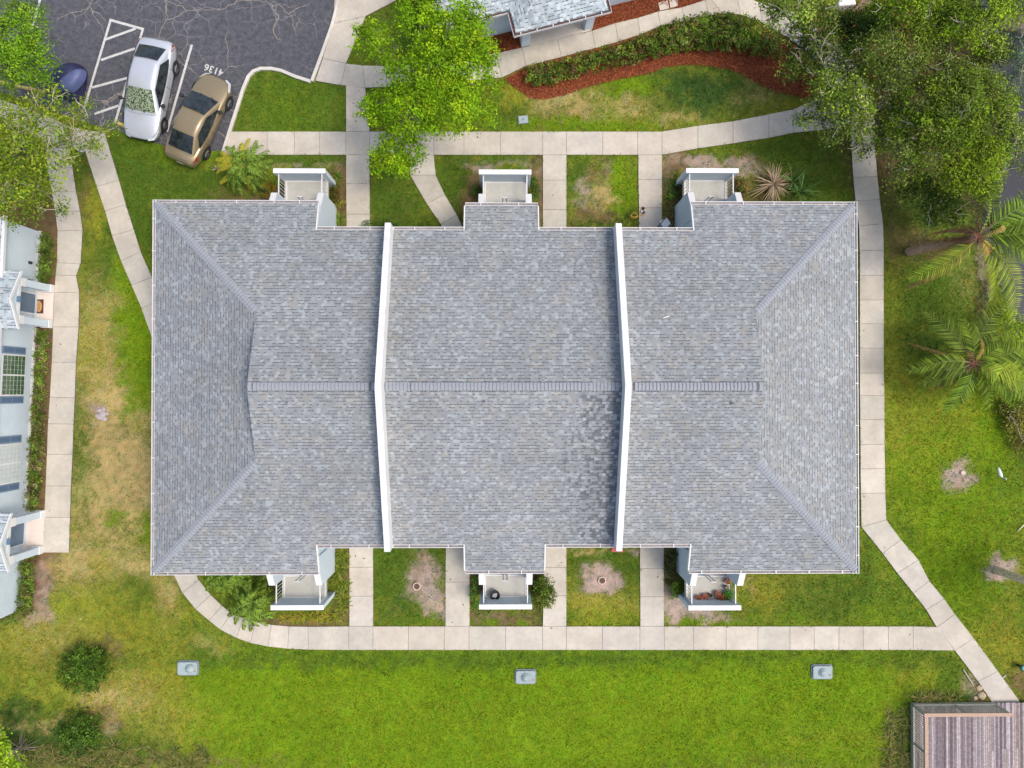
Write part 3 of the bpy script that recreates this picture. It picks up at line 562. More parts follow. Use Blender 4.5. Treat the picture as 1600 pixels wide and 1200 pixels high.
x2N = P(727, 322, zroof(yMN)).x; x3N = P(840, 322, zroof(yMN)).x
x2S = P(727, 891, zroof(yMS)).x; x3S = P(850, 891, zroof(yMS)).x
ZL = zroof(yLN)
gz = 5.485; gh = (ZR-gz)/SL            # gable half width
xgL = xL+(gz-ZL)/SL; xgR = xR-(gz-ZL)/SL
print('eaves', yLN, yLS, yMN, yMS, yUN, yUS, xL, xR, xgL, xgR, ZL)
bld = thing('apartment_building', (0, YR, 0), 'long pale blue apartment building with grey shingle hip roof and white firewalls, centre', 'building')
CS = math.sqrt(1+SL*SL)
rf = MB()
def roof_uvN(pts): return [(p[0], (yLN-p[1])*CS) for p in pts]
def roof_uvS(pts): return [(-p[0]+40, (p[1]-yLS)*CS) for p in pts]
def z3(x, y): return (x, y, zroof(y))
hN = YR+gh; hS = YR-gh
N = [z3(xgL, YR), z3(xgL, hN), z3(xL, yLN), z3(x1N, yLN), z3(x1N, yUN), z3(x2N, yUN), z3(x2N, yMN), z3(x3N, yMN), z3(x3N, yUN), z3(x4N, yUN), z3(x4N, yLN), z3(xR, yLN), z3(xgR, hN), z3(xgR, YR)]
N = N[::-1]
rf.slab3(N, .10, roof_uvN(N))
Sp = [z3(xgL, YR), z3(xgL, hS), z3(xL, yLS), z3(x1S, yLS), z3(x1S, yUS), z3(x2S, yUS), z3(x2S, yMS), z3(x3S, yMS), z3(x3S, yUS), z3(x4S, yUS), z3(x4S, yLS), z3(xR, yLS), z3(xgR, hS), z3(xgR, YR)]
rf.slab3(Sp, .10, roof_uvS(Sp))
Wp = [(xL, yLN, ZL), (xL, yLS, ZL), (xgL, hS, gz), (xgL, hN, gz)]
rf.slab3(Wp, .10, [(p[1]+60, (p[0]-xL)*CS) for p in Wp])
Ep = [(xR, yLS, ZL), (xR, yLN, ZL), (xgR, hN, gz), (xgR, hS, gz)]
rf.slab3(Ep, .10, [(-p[1]+90, (xR-p[0])*CS) for p in Ep])
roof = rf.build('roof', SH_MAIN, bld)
for xg, s in ((xgL, 1), (xgR, -1)):
    m = MB(); x = xg+s*.12; t = .06
    m.add([(x, hN, gz-.02), (x, hS, gz-.02), (x, YR, ZR-.12), (x+t*s, hN, gz-.02), (x+t*s, hS, gz-.02), (x+t*s, YR, ZR-.12)], [(0, 1, 2), (5, 4, 3), (0, 2, 5, 3), (1, 4, 5, 2), (0, 3, 4, 1)])
    m.build('gable_vent', WALL, roof)
# ridge and hip caps
def caps(a, b_, sA, sB, w=.165, step=.145, lift=.0, col=SH_CAP, name='ridge_cap', bend=.05, skip=None, dark=False):
    a = Vector(a); b_ = Vector(b_); d = (b_-a); L = d.length; d.normalize(); n_ = int(L/step); m = MB()
    side = d.cross(Vector((0, 0, 1))).normalized()
    for i in range(n_):
        p = a+d*(i*step); q = a+d*(i*step+step*1.12); l0 = .030; l1 = .012
        vs = []
        for pt, lf in ((p, l0), (q, l1)):
            for s_, k in ((-1, sA), (0, 0), (1, sB)):
                v = pt+side*(s_*w); v.z += lf+lift-abs(s_)*w*k; vs.append(v)
        vs2 = [v+Vector((0, 0, -.028-lift*.0)) for v in vs]
        m.cur = 0
        m.add(vs+vs2, [(0, 1, 4, 3), (1, 2, 5, 4), (6, 7, 1, 0), (7, 8, 2, 1), (9, 3, 4, 10), (10, 4, 5, 11), (0, 3, 9, 6), (2, 8, 11, 5)])
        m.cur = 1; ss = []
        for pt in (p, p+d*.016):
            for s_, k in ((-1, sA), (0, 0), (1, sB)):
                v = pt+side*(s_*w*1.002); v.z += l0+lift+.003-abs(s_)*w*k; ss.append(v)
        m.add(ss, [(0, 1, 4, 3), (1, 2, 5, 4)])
    return m.build(name, [col, SH_VENT], roof)
k45 = SL/math.sqrt(2)
for (cx, cy, gx, gy) in ((xL, yLN, xgL, hN), (xL, yLS, xgL, hS), (xR, yLN, xgR, hN), (xR, yLS, xgR, hS)):
    caps((cx, cy, ZL), (gx, gy, gz), k45, k45)
FWL = (-4.93, -4.70); FWR = (4.63, 4.86)
for a, b_, v0, v1 in ((xgL, FWL[0], .25, .3), (FWL[1], FWR[0], 1.05, 1.15), (FWR[1], xgR, .25, .25)):
    caps((a+.02, YR, ZR), (a+v0, YR, ZR), SL, SL); caps((b_-v1, YR, ZR), (b_-.02, YR, ZR), SL, SL)
    m = MB(); x0, x1 = a+v0, b_-v1; wv = .165
    vs = []
    for x in (x0, x1):
        for y, z in ((-wv-.018, ZR-SL*wv-.02), (-wv-.018, ZR-SL*wv+.04), (0, ZR+.06), (wv+.018, ZR-SL*wv+.04), (wv+.018, ZR-SL*wv-.02)): vs.append((x, YR+y, z))
    m.add(vs, [(0, 1, 2, 3, 4), (9, 8, 7, 6, 5), (0, 5, 6, 1), (1, 6, 7, 2), (2, 7, 8, 3), (3, 8, 9, 4)]); m.build('ridge_vent', SH_VENT, roof)
    caps((x0, YR, ZR), (x1, YR, ZR), SL, SL, w=.16, lift=.06)
# fascia + walls
wl = MB(); wt = 3.66
xwL, xwR = xL+.42, xR-.42
wN, wS = yLN-.45, yLS+.45; uN, uS = yUN-.35, yUS+.35
sNL, sNR = P(527.5, 330).x, P(1055, 330).x
sSL, sSR = P(521, 930).x, P(1060.5, 900).x
wl.prism([(xwL, 0), (sNL, 0), (sNL, wN), (xwL, wN)], .002, wt); wl.prism([(xwL, wS), (sSL, wS), (sSL, 0), (xwL, 0)], 0, wt-.004)
wl.prism([(sNR, 0), (xwR, 0), (xwR, wN), (sNR, wN)], .002, wt); wl.prism([(sSR, wS), (xwR, wS), (xwR, 0), (sSR, 0)], 0, wt-.004)
wl.prism([(xwL+.3, uS), (xwR-.3, uS), (xwR-.3, uN), (xwL+.3, uN)], .004, 4.05)
wl.prism([(x2N+.45, 0), (x3N-.25, 0), (x3N-.25, yMN-.5), (x2N+.45, yMN-.5)], .006, 3.72)
wl.prism([(x2S+.45, yMS+.5), (x3S-.5, yMS+.5), (x3S-.5, 0), (x2S+.45, 0)], .006, 3.70)
wl.build('wall', WALL, bld)
# fascias and rakes
def fascia(x0, y0, x1, y1, z0, z1, t=.035, drop=.19, out=(0, 0)):
    d = Vector((x1-x0, y1-y0)); nn = Vector((out[0], out[1]))*t
    vs = [(x0, y0, z0-drop), (x1, y1, z1-drop), (x1, y1, z1+.012), (x0, y0, z0+.012)]
    vs += [(x+nn.x, y+nn.y, z) for x, y, z in vs]
    MB().add(vs, [(0, 1, 2, 3), (7, 6, 5, 4), (0, 4, 5, 1), (1, 5, 6, 2), (2, 6, 7, 3), (3, 7, 4, 0)]).build('rake_board', WHITE, bld)
e = .003
for (x, ya, yb, s) in ((x1N, yUN, yLN, 1), (x2N, yUN, yMN, -1), (x3N, yUN, yMN, 1), (x4N, yUN, yLN, -1), (x1S, yUS, yLS, 1), (x2S, yUS, yMS, -1), (x3S, yUS, yMS, 1), (x4S, yUS, yLS, -1)):
    fascia(x+s*e, ya, x+s*e, yb, zroof(ya)+.01, zroof(yb)+.01, out=(s, 0), t=.05)
def gutter(x0, y0, x1, y1, z, out, w=.115, hgt=.10):
    """open white K gutter with dirt inside and hanger straps"""
    m = MB(); d = Vector((x1-x0, y1-y0, 0)); L = d.length; d.normalize(); o_ = Vector((out[0], out[1], 0)); p = Vector((x0, y0, z))
    def bar(a, b_, h0, h1, s0=0, s1=L):
        q = [p+d*s0+o_*a, p+d*s1+o_*a, p+d*s1+o_*b_, p+d*s0+o_*b_]
        m.prism([(v.x, v.y) for v in q], z+h0, z+h1)
    bar(.0, .016, -.13, .010); bar(.0165, w, -.13, -.115); bar(w+.0005, w+.024, -.14, -.008)
    bar(.0168, w-.001, -.13, -.008, .0, .012); bar(.0168, w-.001, -.13, -.008, L-.012, L)
    n_ = max(1, int(L/1.35)); r2 = random.Random(int(abs(x0*31+y0*17)*10))
    for i in range(n_):
        s = (i+.5)*L/n_+r2.uniform(-.2, .2); bar(.0, w+.03, -.004, .004, s-.018, s+.018)
    m.cur = 1; bar(.0168, w-.001, -.1149, -.07-.02*r2.random(), .0125, L-.0125)
    return m.build('gutter', [METALW, GUTIN], bld)
g = .055
for a in [(xL, yLN+g, x1N, yLN+g, ZL, (0, 1)), (x1N, yUN+g, FWL[0], yUN+g, zroof(yUN), (0, 1)), (FWL[1], yUN+g, x2N, yUN+g, zroof(yUN), (0, 1)), (x2N, yMN+g, x3N, yMN+g, zroof(yMN), (0, 1)), (x3N, yUN+g, FWR[0], yUN+g, zroof(yUN), (0, 1)), (FWR[1], yUN+g, x4N, yUN+g, zroof(yUN), (0, 1)), (x4N, yLN+g, xR, yLN+g, ZL, (0, 1)),
          (xL, yLS-g, x1S, yLS-g, ZL, (0, -1)), (x1S, yUS-g, FWL[0], yUS-g, zroof(yUS), (0, -1)), (FWL[1], yUS-g, x2S, yUS-g, zroof(yUS), (0, -1)), (x2S, yMS-g, x3S, yMS-g, zroof(yMS), (0, -1)), (x3S, yUS-g, FWR[0], yUS-g, zroof(yUS), (0, -1)), (FWR[1], yUS-g, x4S, yUS-g, zroof(yUS), (0, -1)), (x4S, yLS-g, xR, yLS-g, ZL, (0, -1)),
          (xL-.004, yLS-.15, xL-.004, yLN+.15, ZL, (-1, 0)), (xR+.004, yLS-.15, xR+.004, yLN+.15, ZL, (1, 0))]:
    x0_, y0_, x1_, y1_, z_, o_ = a
    gutter(x0_+.003, y0_-g*o_[1]+.003*o_[1], x1_-.003 if o_[1] else x1_, y1_-g*o_[1]+.003*o_[1], z_, o_)
# firewalls
COPE = mat('coping_paint', (.70, .70, .68), .6, .12, 2.5, var2=.06)
for xa, xb in (FWL, FWR):
    m = MB(); ph = .74; ys = [yUN+.12, YR, yUS-.12]; vs = []
    for x in (xa, xb):
        for y in ys: vs.append((x, y, zroof(y)+ph))
        for y in ys[::-1]: vs.append((x, y, zroof(y)-.6))
    m.add(vs, [(0, 1, 2, 3, 4, 5), (11, 10, 9, 8, 7, 6), (0, 6, 7, 1), (1, 7, 8, 2), (2, 8, 9, 3), (3, 9, 10, 4), (4, 10, 11, 5), (5, 11, 6, 0)])
    fw = m.build('firewall', WHITE, bld)
    c = MB()
    for (ya, yb) in ((ys[0]+.02, YR), (YR, ys[2]-.02)):
        for_x = (xa-.015, xb+.003) if xa < 0 else (xa-.003, xb+.015)
        za, zb = zroof(ya)+ph, zroof(yb)+ph
        pts = [(for_x[0], ya, za+.03), (for_x[0], yb, zb+.03), (for_x[1], yb, zb+.03), (for_x[1], ya, za+.03)]
        if yb < ya: pass
        else: pts = pts[::-1]
        c.slab3(pts, .027)
    c.build('coping', COPE, fw)
for x, y, zz in ((xwL-.06, wN-.3, ZL), (xwR+.06, wN-.3, ZL), (xwL-.06, wS+.3, ZL), (xwR+.06, wS+.3, ZL), (-5.6, uN+.06, ZL+.3), (5.6, uS-.06, ZL+.3)):
    m = MB(); m.box((x, y, zz/2-.1), (.08, .08, zz-.3)); m.build('downspout', METALW, bld)
# roof vents and small things on the roof
for px, py in ((450, 629), (758, 627), (1144.5, 630)):
    p = on_roof(px, py); m = MB(); m.lathe((p.x, p.y, p.z-.05), [(.075, 0), (.075, .06), (.045, .07), (.045, .22), (.03, .22), (.03, .1)], 14); m.build('vent_pipe', mat('lead_pipe', (.3, .3, .31), .6), roof)
p = on_roof(1040, 496); m = MB(); m.tube([p+Vector((-.12, -.04, .03)), p+Vector((0, .01, .035)), p+Vector((.14, .05, .03))], [.02, .028, .018]); m.build('white_stick', WHITE, None, 'small white stick lying on the roof right of the right firewall', 'stick')

# ---------------------------------------------------------------- balconies
DECK = mat('deck_concrete', lin(180, 179, 172)[:3], .85, .07, 5, .2, var2=.08)
def balcony(pxl, pxr, pyo, side, wingz=(2.45, 3.35), ywall=None):
    s = 1 if side == 'N' else -1; zt = 2.25; zf = 1.06
    A = P(pxl, pyo, zt); B = P(pxr, pyo, zt); xa, xb = A.x, B.x; yo = A.y; yi = yo-s*.2
    yw = ywall; Wd = xb-xa
    dk = MB(); yy = sorted([yi, yw]); dk.prism([(xa+.17, yy[0]), (xb-.17, yy[0]), (xb-.17, yy[1]), (xa+.17, yy[1])], zf-.22, zf)
    deck = dk.build('balcony', DECK, bld)
    m = MB(); q = sorted([yo, yi]); m.prism([(xa, q[0]), (xb, q[0]), (xb, q[1]), (xa, q[1])], .01, zt-.05); m.build('parapet', WALL, deck, bevel=.01)
    m = MB(); m.prism([(xa-.012, q[0]-.012), (xb+.012, q[0]-.012), (xb+.012, q[1]+.012), (xa-.012, q[1]+.012)], zt-.0495, zt); m.build('parapet_cap', WHITE, deck, bevel=.01)
    yend = yo-s*1.16
    for x0, x1 in ((xa, xa+.25), (xb-.25, xb)):
        m = MB(); ya, yb = yend, yw; z0, z1 = wingz
        pl = [(x0, ya), (x1, ya), (x1, yb), (x0, yb)]; zt_ = [z0, z0, z1, z1]
        a_ = sum(pl[i][0]*pl[(i+1) % 4][1]-pl[(i+1) % 4][0]*pl[i][1] for i in range(4))
        if a_ < 0: pl = pl[::-1]; zt_ = zt_[::-1]
        m.prism(pl, .012, zt_); wg = m.build('wing_wall', WALL, deck)
        m = MB(); vs = [(x, y, z+.004) for (x, y), z in zip(pl, zt_)]
        vs = [(x+(-.012 if x == min(x0, x1) else .012), y, z) for x, y, z in vs]
        m.slab3([(x, y, z+.03) for x, y, z in vs], .027); m.build('wing_cap', WHITE, deck)
    # side railings
    for x in (xa+.19, xb-.19):
        m = MB(); y0, y1 = yend+s*.0, yi
        m.box((x, (y0+y1)/2, 2.06), (.045, abs(y1-y0)-.004, .045)); m.box((x, (y0+y1)/2, zf+.06), (.035, abs(y1-y0)-.004, .035))
        for k in range(6):
            yk = y0+(y1-y0)*(k+.35)/6; m.box((x, yk, 1.58), (.02, .02, .91))
        m.box((x, y0+s*.03, 1.55), (.04, .04, 1.0)); m.box((x, y1-s*.03, 1.55), (.04, .04, 1.0)); m.build('railing', METALW, deck)
    # white edge strips on the floor and the track across
    m = MB(); z = zf+.012
    for (cx, cy, dx, dy) in (((xa+xb)/2, yi-s*.03, Wd-.42, .045), (xa+.245, (yi+yw)/2, .045, abs(yi-yw)-.1), (xb-.245, (yi+yw)/2, .045, abs(yi-yw)-.1), ((xa+xb)/2, yi-s*1.03, Wd-.56, .05)):
        m.box((cx, cy, z+.004*(dy > .2)), (dx, dy, .03))
    m.build('floor_trim', WHITE, deck)
    m = MB(); cx = (xa+xb)/2-.02; cy = yi-s*1.05
    for dx in (-.09, .09): m.box((cx+dx, cy, zf+.57), (.045, .045, 1.1))
    for zz in (.25, .7, 1.1): m.box((cx, cy, zf+zz), (.14, .03, .04))
    m.build('gate_frame', METALW, deck)
    m = MB(); m.box(((xa+cx)/2+.08, yi-s*1.28, zf+.008), ((cx-xa)-.45, .42, .012)); m.build('floor_mat', GREYPAINT, deck)
    # sliding door in the wall behind
    m = MB(); m.box(((xa+xb)/2, yw+s*.02, zf+1.06), (1.7, .05, 2.1)); m.cur = 1
    for dx in (-.41, .41): m.box(((xa+xb)/2+dx, yw+s*.052, zf+1.06), (.74, .02, 1.95))
    m.build('sliding_door', [METALW, GLASS], deck)
    return xa, xb, yi, yw, zf
bNW = balcony(427, 508, 263.2, 'N', ywall=wN)
bN = balcony(748.5, 830, 265, 'N', ywall=yMN-.5)
bNE = balcony(1072.5, 1154, 262.8, 'N', ywall=wN)
bSW = balcony(423, 505, 953.2, 'S', ywall=wS)
bS = balcony(749, 831, 952, 'S', ywall=yMS+.5)
bSE = balcony(1076, 1158, 953.5, 'S', ywall=wS)
# entry doors, windows on the hidden faces (seen from beside)
DOOR = mat('blue_grey_door', lin(95, 115, 135)[:3], .5, .06, 4)
for x, s in ((-6.4, 1), (-6.4, -1), (-2.9, 1), (-2.9, -1), (2.4, 1), (2.4, -1), (6.6, 1), (6.6, -1)):
    y = uN if s > 0 else uS; m = MB(); m.box((x, y+s*.02, 1.08), (1.0, .05, 2.1)); fr = m.build('door', WHITE, bld)
    m = MB(); m.box((x, y+s*.05, 1.06), (.86, .03, 2.02)); m.build('door_leaf', DOOR, fr); m = MB(); m.lathe((x+.34, y+s*.085, 1.0), [(.01, -.02), (.03, 0), (.01, .02)], 8); m.build('knob', METALW, fr)
for xw, s in ((xwL, -1), (xwR, 1)):
    for y in (-4.2, -1.4, 2.0, 5.0):
        m = MB(); m.box((xw+s*.02, y, 1.7), (.05, 1.15, 1.35)); fr = m.build('window', WHITE, bld); m = MB(); m.box((xw+s*.05, y, 1.7), (.02, 1.0, 1.2)); m.build('pane', GLASS, fr)

# =============================================================== WEST BUILDING
A = Vector(G(62, 362)); B = Vector(G(33, 952)); UD = (B-A).normalized(); VD = Vector((-UD.y, UD.x))
if VD.x < 0: VD = -VD
LW = (B-A).length
def uv_of(px, py):
    d = Vector(G(px, py))-A; return d.dot(UD), d.dot(VD)
def WP(u, v): q = A+UD*u+VD*v; return (q.x, q.y)
def wbox(m, u0, u1, v0, v1, z0, z1): m.prism([WP(u0, v0), WP(u1, v0), WP(u1, v1), WP(u0, v1)], z0, z1)
wb = thing('neighbour_building', (A.x, A.y, 0), 'pale blue bungalow with two white gabled porches at the left edge', 'building')
m = MB(); wbox(m, 0, LW, -9, 0, 0, 2.62); m.build('wall', WALL, wb)
PLM = mat('plinth', (.5, .5, .48), .85)
pr_ = [(uv_of(85, 452)[0], uv_of(83, 507)[0]), (uv_of(70, 802.5)[0], uv_of(69, 858)[0])]
for a_, b_ in ((-.02, pr_[0][0]-.2), (pr_[0][1]+.2, pr_[1][0]-.2), (pr_[1][1]+.2, LW+.02)):
    m = MB(); wbox(m, a_, b_, .002, .14, 0, .12); m.build('plinth', PLM, wb)
rm = MB(); zE = 2.72; ov = .12
def WP3(u, v, z): q = WP(u, v); return (q[0], q[1], z)
pts = [WP3(-.1, ov, zE), WP3(LW+.1, ov, zE), WP3(LW+.1-4.5, -4.5, zE+4.6*SL), WP3(-.1+4.5, -4.5, zE+4.6*SL)]
def ccw(pts, uvs=None):
    n = len(pts); a = sum(pts[i][0]*pts[(i+1) % n][1]-pts[(i+1) % n][0]*pts[i][1] for i in range(n))
    if a < 0: return pts[::-1], (uvs[::-1] if uvs else None)
    return pts, uvs
p_, u_ = ccw(pts, [(0, 0), (LW+.2, 0), (LW-4.4, 4.9), (4.6, 4.9)]); rm.slab3(p_, .1, u_)
pts = [WP3(LW+.1-4.5, -4.5, zE+4.6*SL), WP3(-.1+4.5, -4.5, zE+4.6*SL), WP3(-.1, -9.1, zE), WP3(LW+.1, -9.1, zE)]
p_, u_ = ccw(pts, [(LW-4.4, 4.9), (4.6, 4.9), (0, 0), (LW+.2, 0)]); rm.slab3(p_, .1, u_)
for (ue, s) in ((-.1, 1), (LW+.1, -1)):
    pts = [WP3(ue, ov, zE), WP3(ue+s*4.6, -4.5, zE+4.6*SL), WP3(ue, -9.1, zE)]
    p_, u_ = ccw(pts, [(0, 0), (4.6, 4.9), (9.2, 0)]); rm.slab3(p_, .1, u_)
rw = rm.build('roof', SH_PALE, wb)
m = MB(); wbox(m, -.12, LW+.12, .0+ov+.004, ov+.13, zE-.14, zE+.01); wbox(m, -.12, LW+.12, .004, ov, zE-.2, zE-.14); m.build('gutter', METALW, wb)
PORCHF = mat('porch_floor', lin(222, 208, 198)[:3], .85, .05, 5)
SHUT = mat('blue_shutter', lin(112, 134, 158)[:3], .6, .06, 8)
LANT = mat('lantern_metal', lin(90, 112, 135)[:3], .4, .1, 8)
for (c0, c1, dd, lat) in (((85, 452), (83, 507), (461, 490), 468), ((70, 802.5), (69, 858), (815, 848), 846)):
    u0, v0 = uv_of(*c0); u1, v1 = uv_of(*c1); v0 = (v0+v1)/2; um = (u0+u1)/2
    fl = MB(); wbox(fl, u0-.15, u1+.15, .0, v0+.01, .0, .06); porch = fl.build('porch', PORCHF, wb)
    for uc in (u0, u1):
        m = MB(); wbox(m, uc-.16, uc+.16, v0-.33, v0, .061, 2.38); m.build('column', WALL, porch)
        m = MB(); wbox(m, uc-.19, uc+.19, v0-.36, v0+.03, .0605, .34); m.build('column_base', WHITE, porch); m = MB(); wbox(m, uc-.19, uc+.19, v0-.36, v0+.03, 2.08, 2.3805); m.build('column_capital', WHITE, porch)
    m = MB(); wbox(m, u0-.2, u1+.2, v0-.3, v0+.02, 2.381, 2.56); m.build('beam', WHITE, porch)
    zt = 3.2; wd = (u1-u0)/2+.45; m = MB(); vs = [WP3(um-wd+.2, v0, 2.561), WP3(um+wd-.2, v0, 2.561), WP3(um, v0, zt-.1), WP3(um-wd+.2, v0-.1, 2.561), WP3(um+wd-.2, v0-.1, 2.561), WP3(um, v0-.1, zt-.1)]
    m.add(vs, [(0, 1, 2), (5, 4, 3), (0, 3, 4, 1), (1, 4, 5, 2), (2, 5, 3, 0)]); m.build('gable', WALL, porch)
    m = MB(); mr_ = MB(); vb = -3.0
    for s in (-1, 1):
        pts = [WP3(um, v0+.07, zt), WP3(um, vb, zt), WP3(um+s*wd, vb, 2.56), WP3(um+s*wd, v0+.07, 2.56)]
        L = math.hypot(wd, zt-2.56); p_, u_ = ccw(pts, [(0, L), (v0-vb, L), (v0-vb, 0), (0, 0)]); m.slab3(p_, .08, u_)
        pts = [WP3(um+s*.001, v0+.12, zt+.02), WP3(um+s*.001, v0+.071, zt+.02), WP3(um+s*wd, v0+.071, 2.58), WP3(um+s*wd, v0+.12, 2.58)]
        p_, _ = ccw(pts); mr_.slab3(p_, .15)
    m.build('porch_roof', SH_PALE, porch); mr_.build('rake_board', WHITE, porch)
    ud0 = uv_of(55, dd[0])[0]; ud1 = uv_of(55, dd[1])[0]
    m = MB(); wbox(m, ud0-.07, ud1+.07, .001, .06, .0605, 2.15); dr = m.build('door', WHITE, wb)
    m = MB(); wbox(m, ud0, ud1, .061, .09, .22, 2.08); m.build('door_leaf', DOOR, dr)
    m = MB(); wbox(m, u0+.2, u1-.2, .0605, .10, .0605, .2); m.build('door_step', WALL, wb)
    q = P(32, lat, 2.45); ul, _ = uv_of(85, lat); ul = (Vector((q.x, q.y))-A).dot(UD); m = MB()
    wbox(m, ul-.10, ul+.10, v0+.03, v0+.16, 2.42, 2.60); wbox(m, ul-.13, ul+.13, v0+.021, v0+.19, 2.601, 2.63); m.build('lantern', LANT, porch)
CURT = mat('pale_curtain_glass', lin(196, 204, 204)[:3], .2, .12, 14); GRG = mat('green_reflecting_glass', (.06, .12, .06), .08, .5, 6, spec=.8)
for ya, yb, gm in ((558, 616, GRG), (692, 748, CURT)):
    ua = uv_of(48, ya)[0]; ub = uv_of(46, yb)[0]; z0, z1 = .68, 2.12
    m = MB(); wbox(m, ua-.06, ub+.06, .002, .06, z0-.08, z1+.06); fr = m.build('window', WHITE, wb)
    m = MB(); um = (ua+ub)/2
    for a_, b_ in ((ua, um-.035), (um+.035, ub)): wbox(m, a_, b_, .061, .07, z0, z1)
    m.build('pane', gm, fr)
    m = MB()
    for a_, b_ in ((ua, um-.035), (um+.035, ub)):
        for k in range(1, 4): uu = a_+(b_-a_)*k/4; wbox(m, uu-.006, uu+.006, .071, .082, z0, z1)
        for k in range(1, 6): zz = z0+(z1-z0)*k/6; wbox(m, a_, b_, .0712, .081, zz-.006, zz+.006)
    m.build('muntins', mat('muntin_paint', (.42, .46, .43), .6), fr)
    for a_, b_ in ((ua-.42, ua-.09), (ub+.09, ub+.42)):
        m = MB(); wbox(m, a_, b_, .002, .045, z0-.05, z1+.03); sh = m.build('shutter', SHUT, fr)
        m = MB()
        for q0, q1 in ((z0+.03, (z0+z1)/2-.04), ((z0+z1)/2+.02, z1-.04)): wbox(m, a_+.06, b_-.06, .046, .056, q0, q1)
        m.build('shutter_panel', mat('shutter_panel', lin(86, 108, 134)[:3], .6), fr)
for u, z in ((1.55, .55), (2.4, .5)):
    m = MB(); wbox(m, u, u+.12, .001, .09, z, z+.16); wbox(m, u+.03, u+.09, .091, .14, z+.05, z+.10); m.build('hose_tap', DARK, wb)
# doormat
MATB = mat('dark_mat', lin(84, 62, 52)[:3], .95, .15, 30); MATT = mat('tan_mat', lin(196, 150, 96)[:3], .95, .15, 30)
q = [G(56, 468), G(69.5, 468), G(69, 490), G(55.5, 490)]
m = MB(); m.prism(q, .061, .075); dm = m.build('doormat', MATB, None, 'brown doormat with tan oval and dark lettering on the porch at the left edge', 'doormat')
c = Vector((sum(p[0] for p in q)/4, sum(p[1] for p in q)/4)); m = MB(); m.prism([(c.x+.14*math.cos(t)+0, c.y+.27*math.sin(t)) for t in [2*math.pi*k/20 for k in range(20)]], .0755, .079); m.build('oval', MATT, dm)
m = MB()
for k in range(6):
    y = c.y-.17+k*.066; m.box((c.x-.02, y, .0815), (.09, .016, .003)); m.box((c.x+(-.05 if k % 2 else .02), y+.018, .0815), (.016, .036, .003))
m.build('lettering', MATB, dm)

# =============================================================== NORTH BUILDING
nb0 = P(806, 52, 2.7); nb1 = P(951, 15, 2.7); ux = Vector((nb1.x-nb0.x, nb1.y-nb0.y)); Wc = ux.length; ux.normalize(); vy = Vector((-ux.y, ux.x))
def NP3(u, v, z): return (nb0.x+ux.x*u+vy.x*v, nb0.y+ux.y*u+vy.y*v, z)
def nbox(m, u0, u1, v0, v1, z0, z1): m.prism([NP3(u0, v0, 0)[:2], NP3(u1, v0, 0)[:2], NP3(u1, v1, 0)[:2], NP3(u0, v1, 0)[:2]], z0, z1)
nb = thing('porch_building', (nb0.x, nb0.y, 0), 'building with pale shingle porch roof on square pillars at the top edge', 'building')
m = MB(); pts = [NP3(0, 0, 2.7), NP3(Wc, 0, 2.7), NP3(Wc/2, Wc/2, 2.7+SL*Wc/2)]; m.slab3(pts, .1, [(0, 0), (Wc, 0), (Wc/2, Wc/2*CS)])
pts = [NP3(0, 5, 2.7), NP3(0, 0, 2.7), NP3(Wc/2, Wc/2, 2.7+SL*Wc/2), NP3(Wc/2, 5, 2.7+SL*Wc/2)]; m.slab3(pts, .1, [(-5, 0), (0, 0), (-Wc/2, Wc/2*CS), (-5, Wc/2*CS)])
pts = [NP3(Wc, 0, 2.7), NP3(Wc, 5, 2.7), NP3(Wc/2, 5, 2.7+SL*Wc/2), NP3(Wc/2, Wc/2, 2.7+SL*Wc/2)]; m.slab3(pts, .1, [(0, 0), (5, 0), (5, Wc/2*CS), (Wc/2, Wc/2*CS)])
m.build('porch_roof', SH_PALE, nb)
m = MB(); ve = 1.1; pts = [NP3(-3.3, ve, 2.7), NP3(12, ve, 2.7), NP3(12, 7, 2.7+5.9*SL), NP3(-3.3, 7, 2.7+5.9*SL)]; m.slab3(pts, .1, [(0, 0), (21, 0), (21, 5.9*CS), (0, 5.9*CS)]); m.build('roof', SH_PALE, nb)
m = MB(); nbox(m, -3.0, 11.7, ve+.35, 12, 0, 2.6); m.build('wall', WALL, nb)
GUTL = mat('gutter_leaves', (.10, .055, .045), .95, .5, 30)
m = MB()
for (u0, u1, v0, v1) in ((-.12, Wc+.12, -.125, -.11), (-.125, -.11, -.11, ve-.1), (Wc+.11, Wc+.125, -.11, ve-.1), (-3.3, -.14, ve-.12, ve-.10), (Wc+.14, 12, ve-.12, ve-.10)): nbox(m, u0, u1, v0, v1, 2.56, 2.69)
for k in range(6): nbox(m, .2+k*.75, .24+k*.75, -.11, -.002, 2.68, 2.69)
m.cur = 1
for (u0, u1, v0, v1) in ((-.109, Wc+.109, -.109, -.002), (-.109, -.002, 0, ve-.1), (Wc+.002, Wc+.109, 0, ve-.1), (-3.3, -.14, ve-.099, ve-.002)): nbox(m, u0, u1, v0, v1, 2.56, 2.63)
m.build('gutter', [METALW, GUTL], nb)
for (a, b_) in (((814.8, 74.5), (828, 71.5)), ((913, 48.5), (925.5, 45.5))):
    a = Vector(G(*a)); b_ = Vector(G(*b_)); O = Vector((nb0.x, nb0.y)); u0 = (a-O).dot(ux); v0 = (a-O).dot(vy); u1 = (b_-O).dot(ux)
    m = MB(); nbox(m, u0, u1, v0, v0+.36, .0, 2.6); m.build('pillar', WALL, nb)

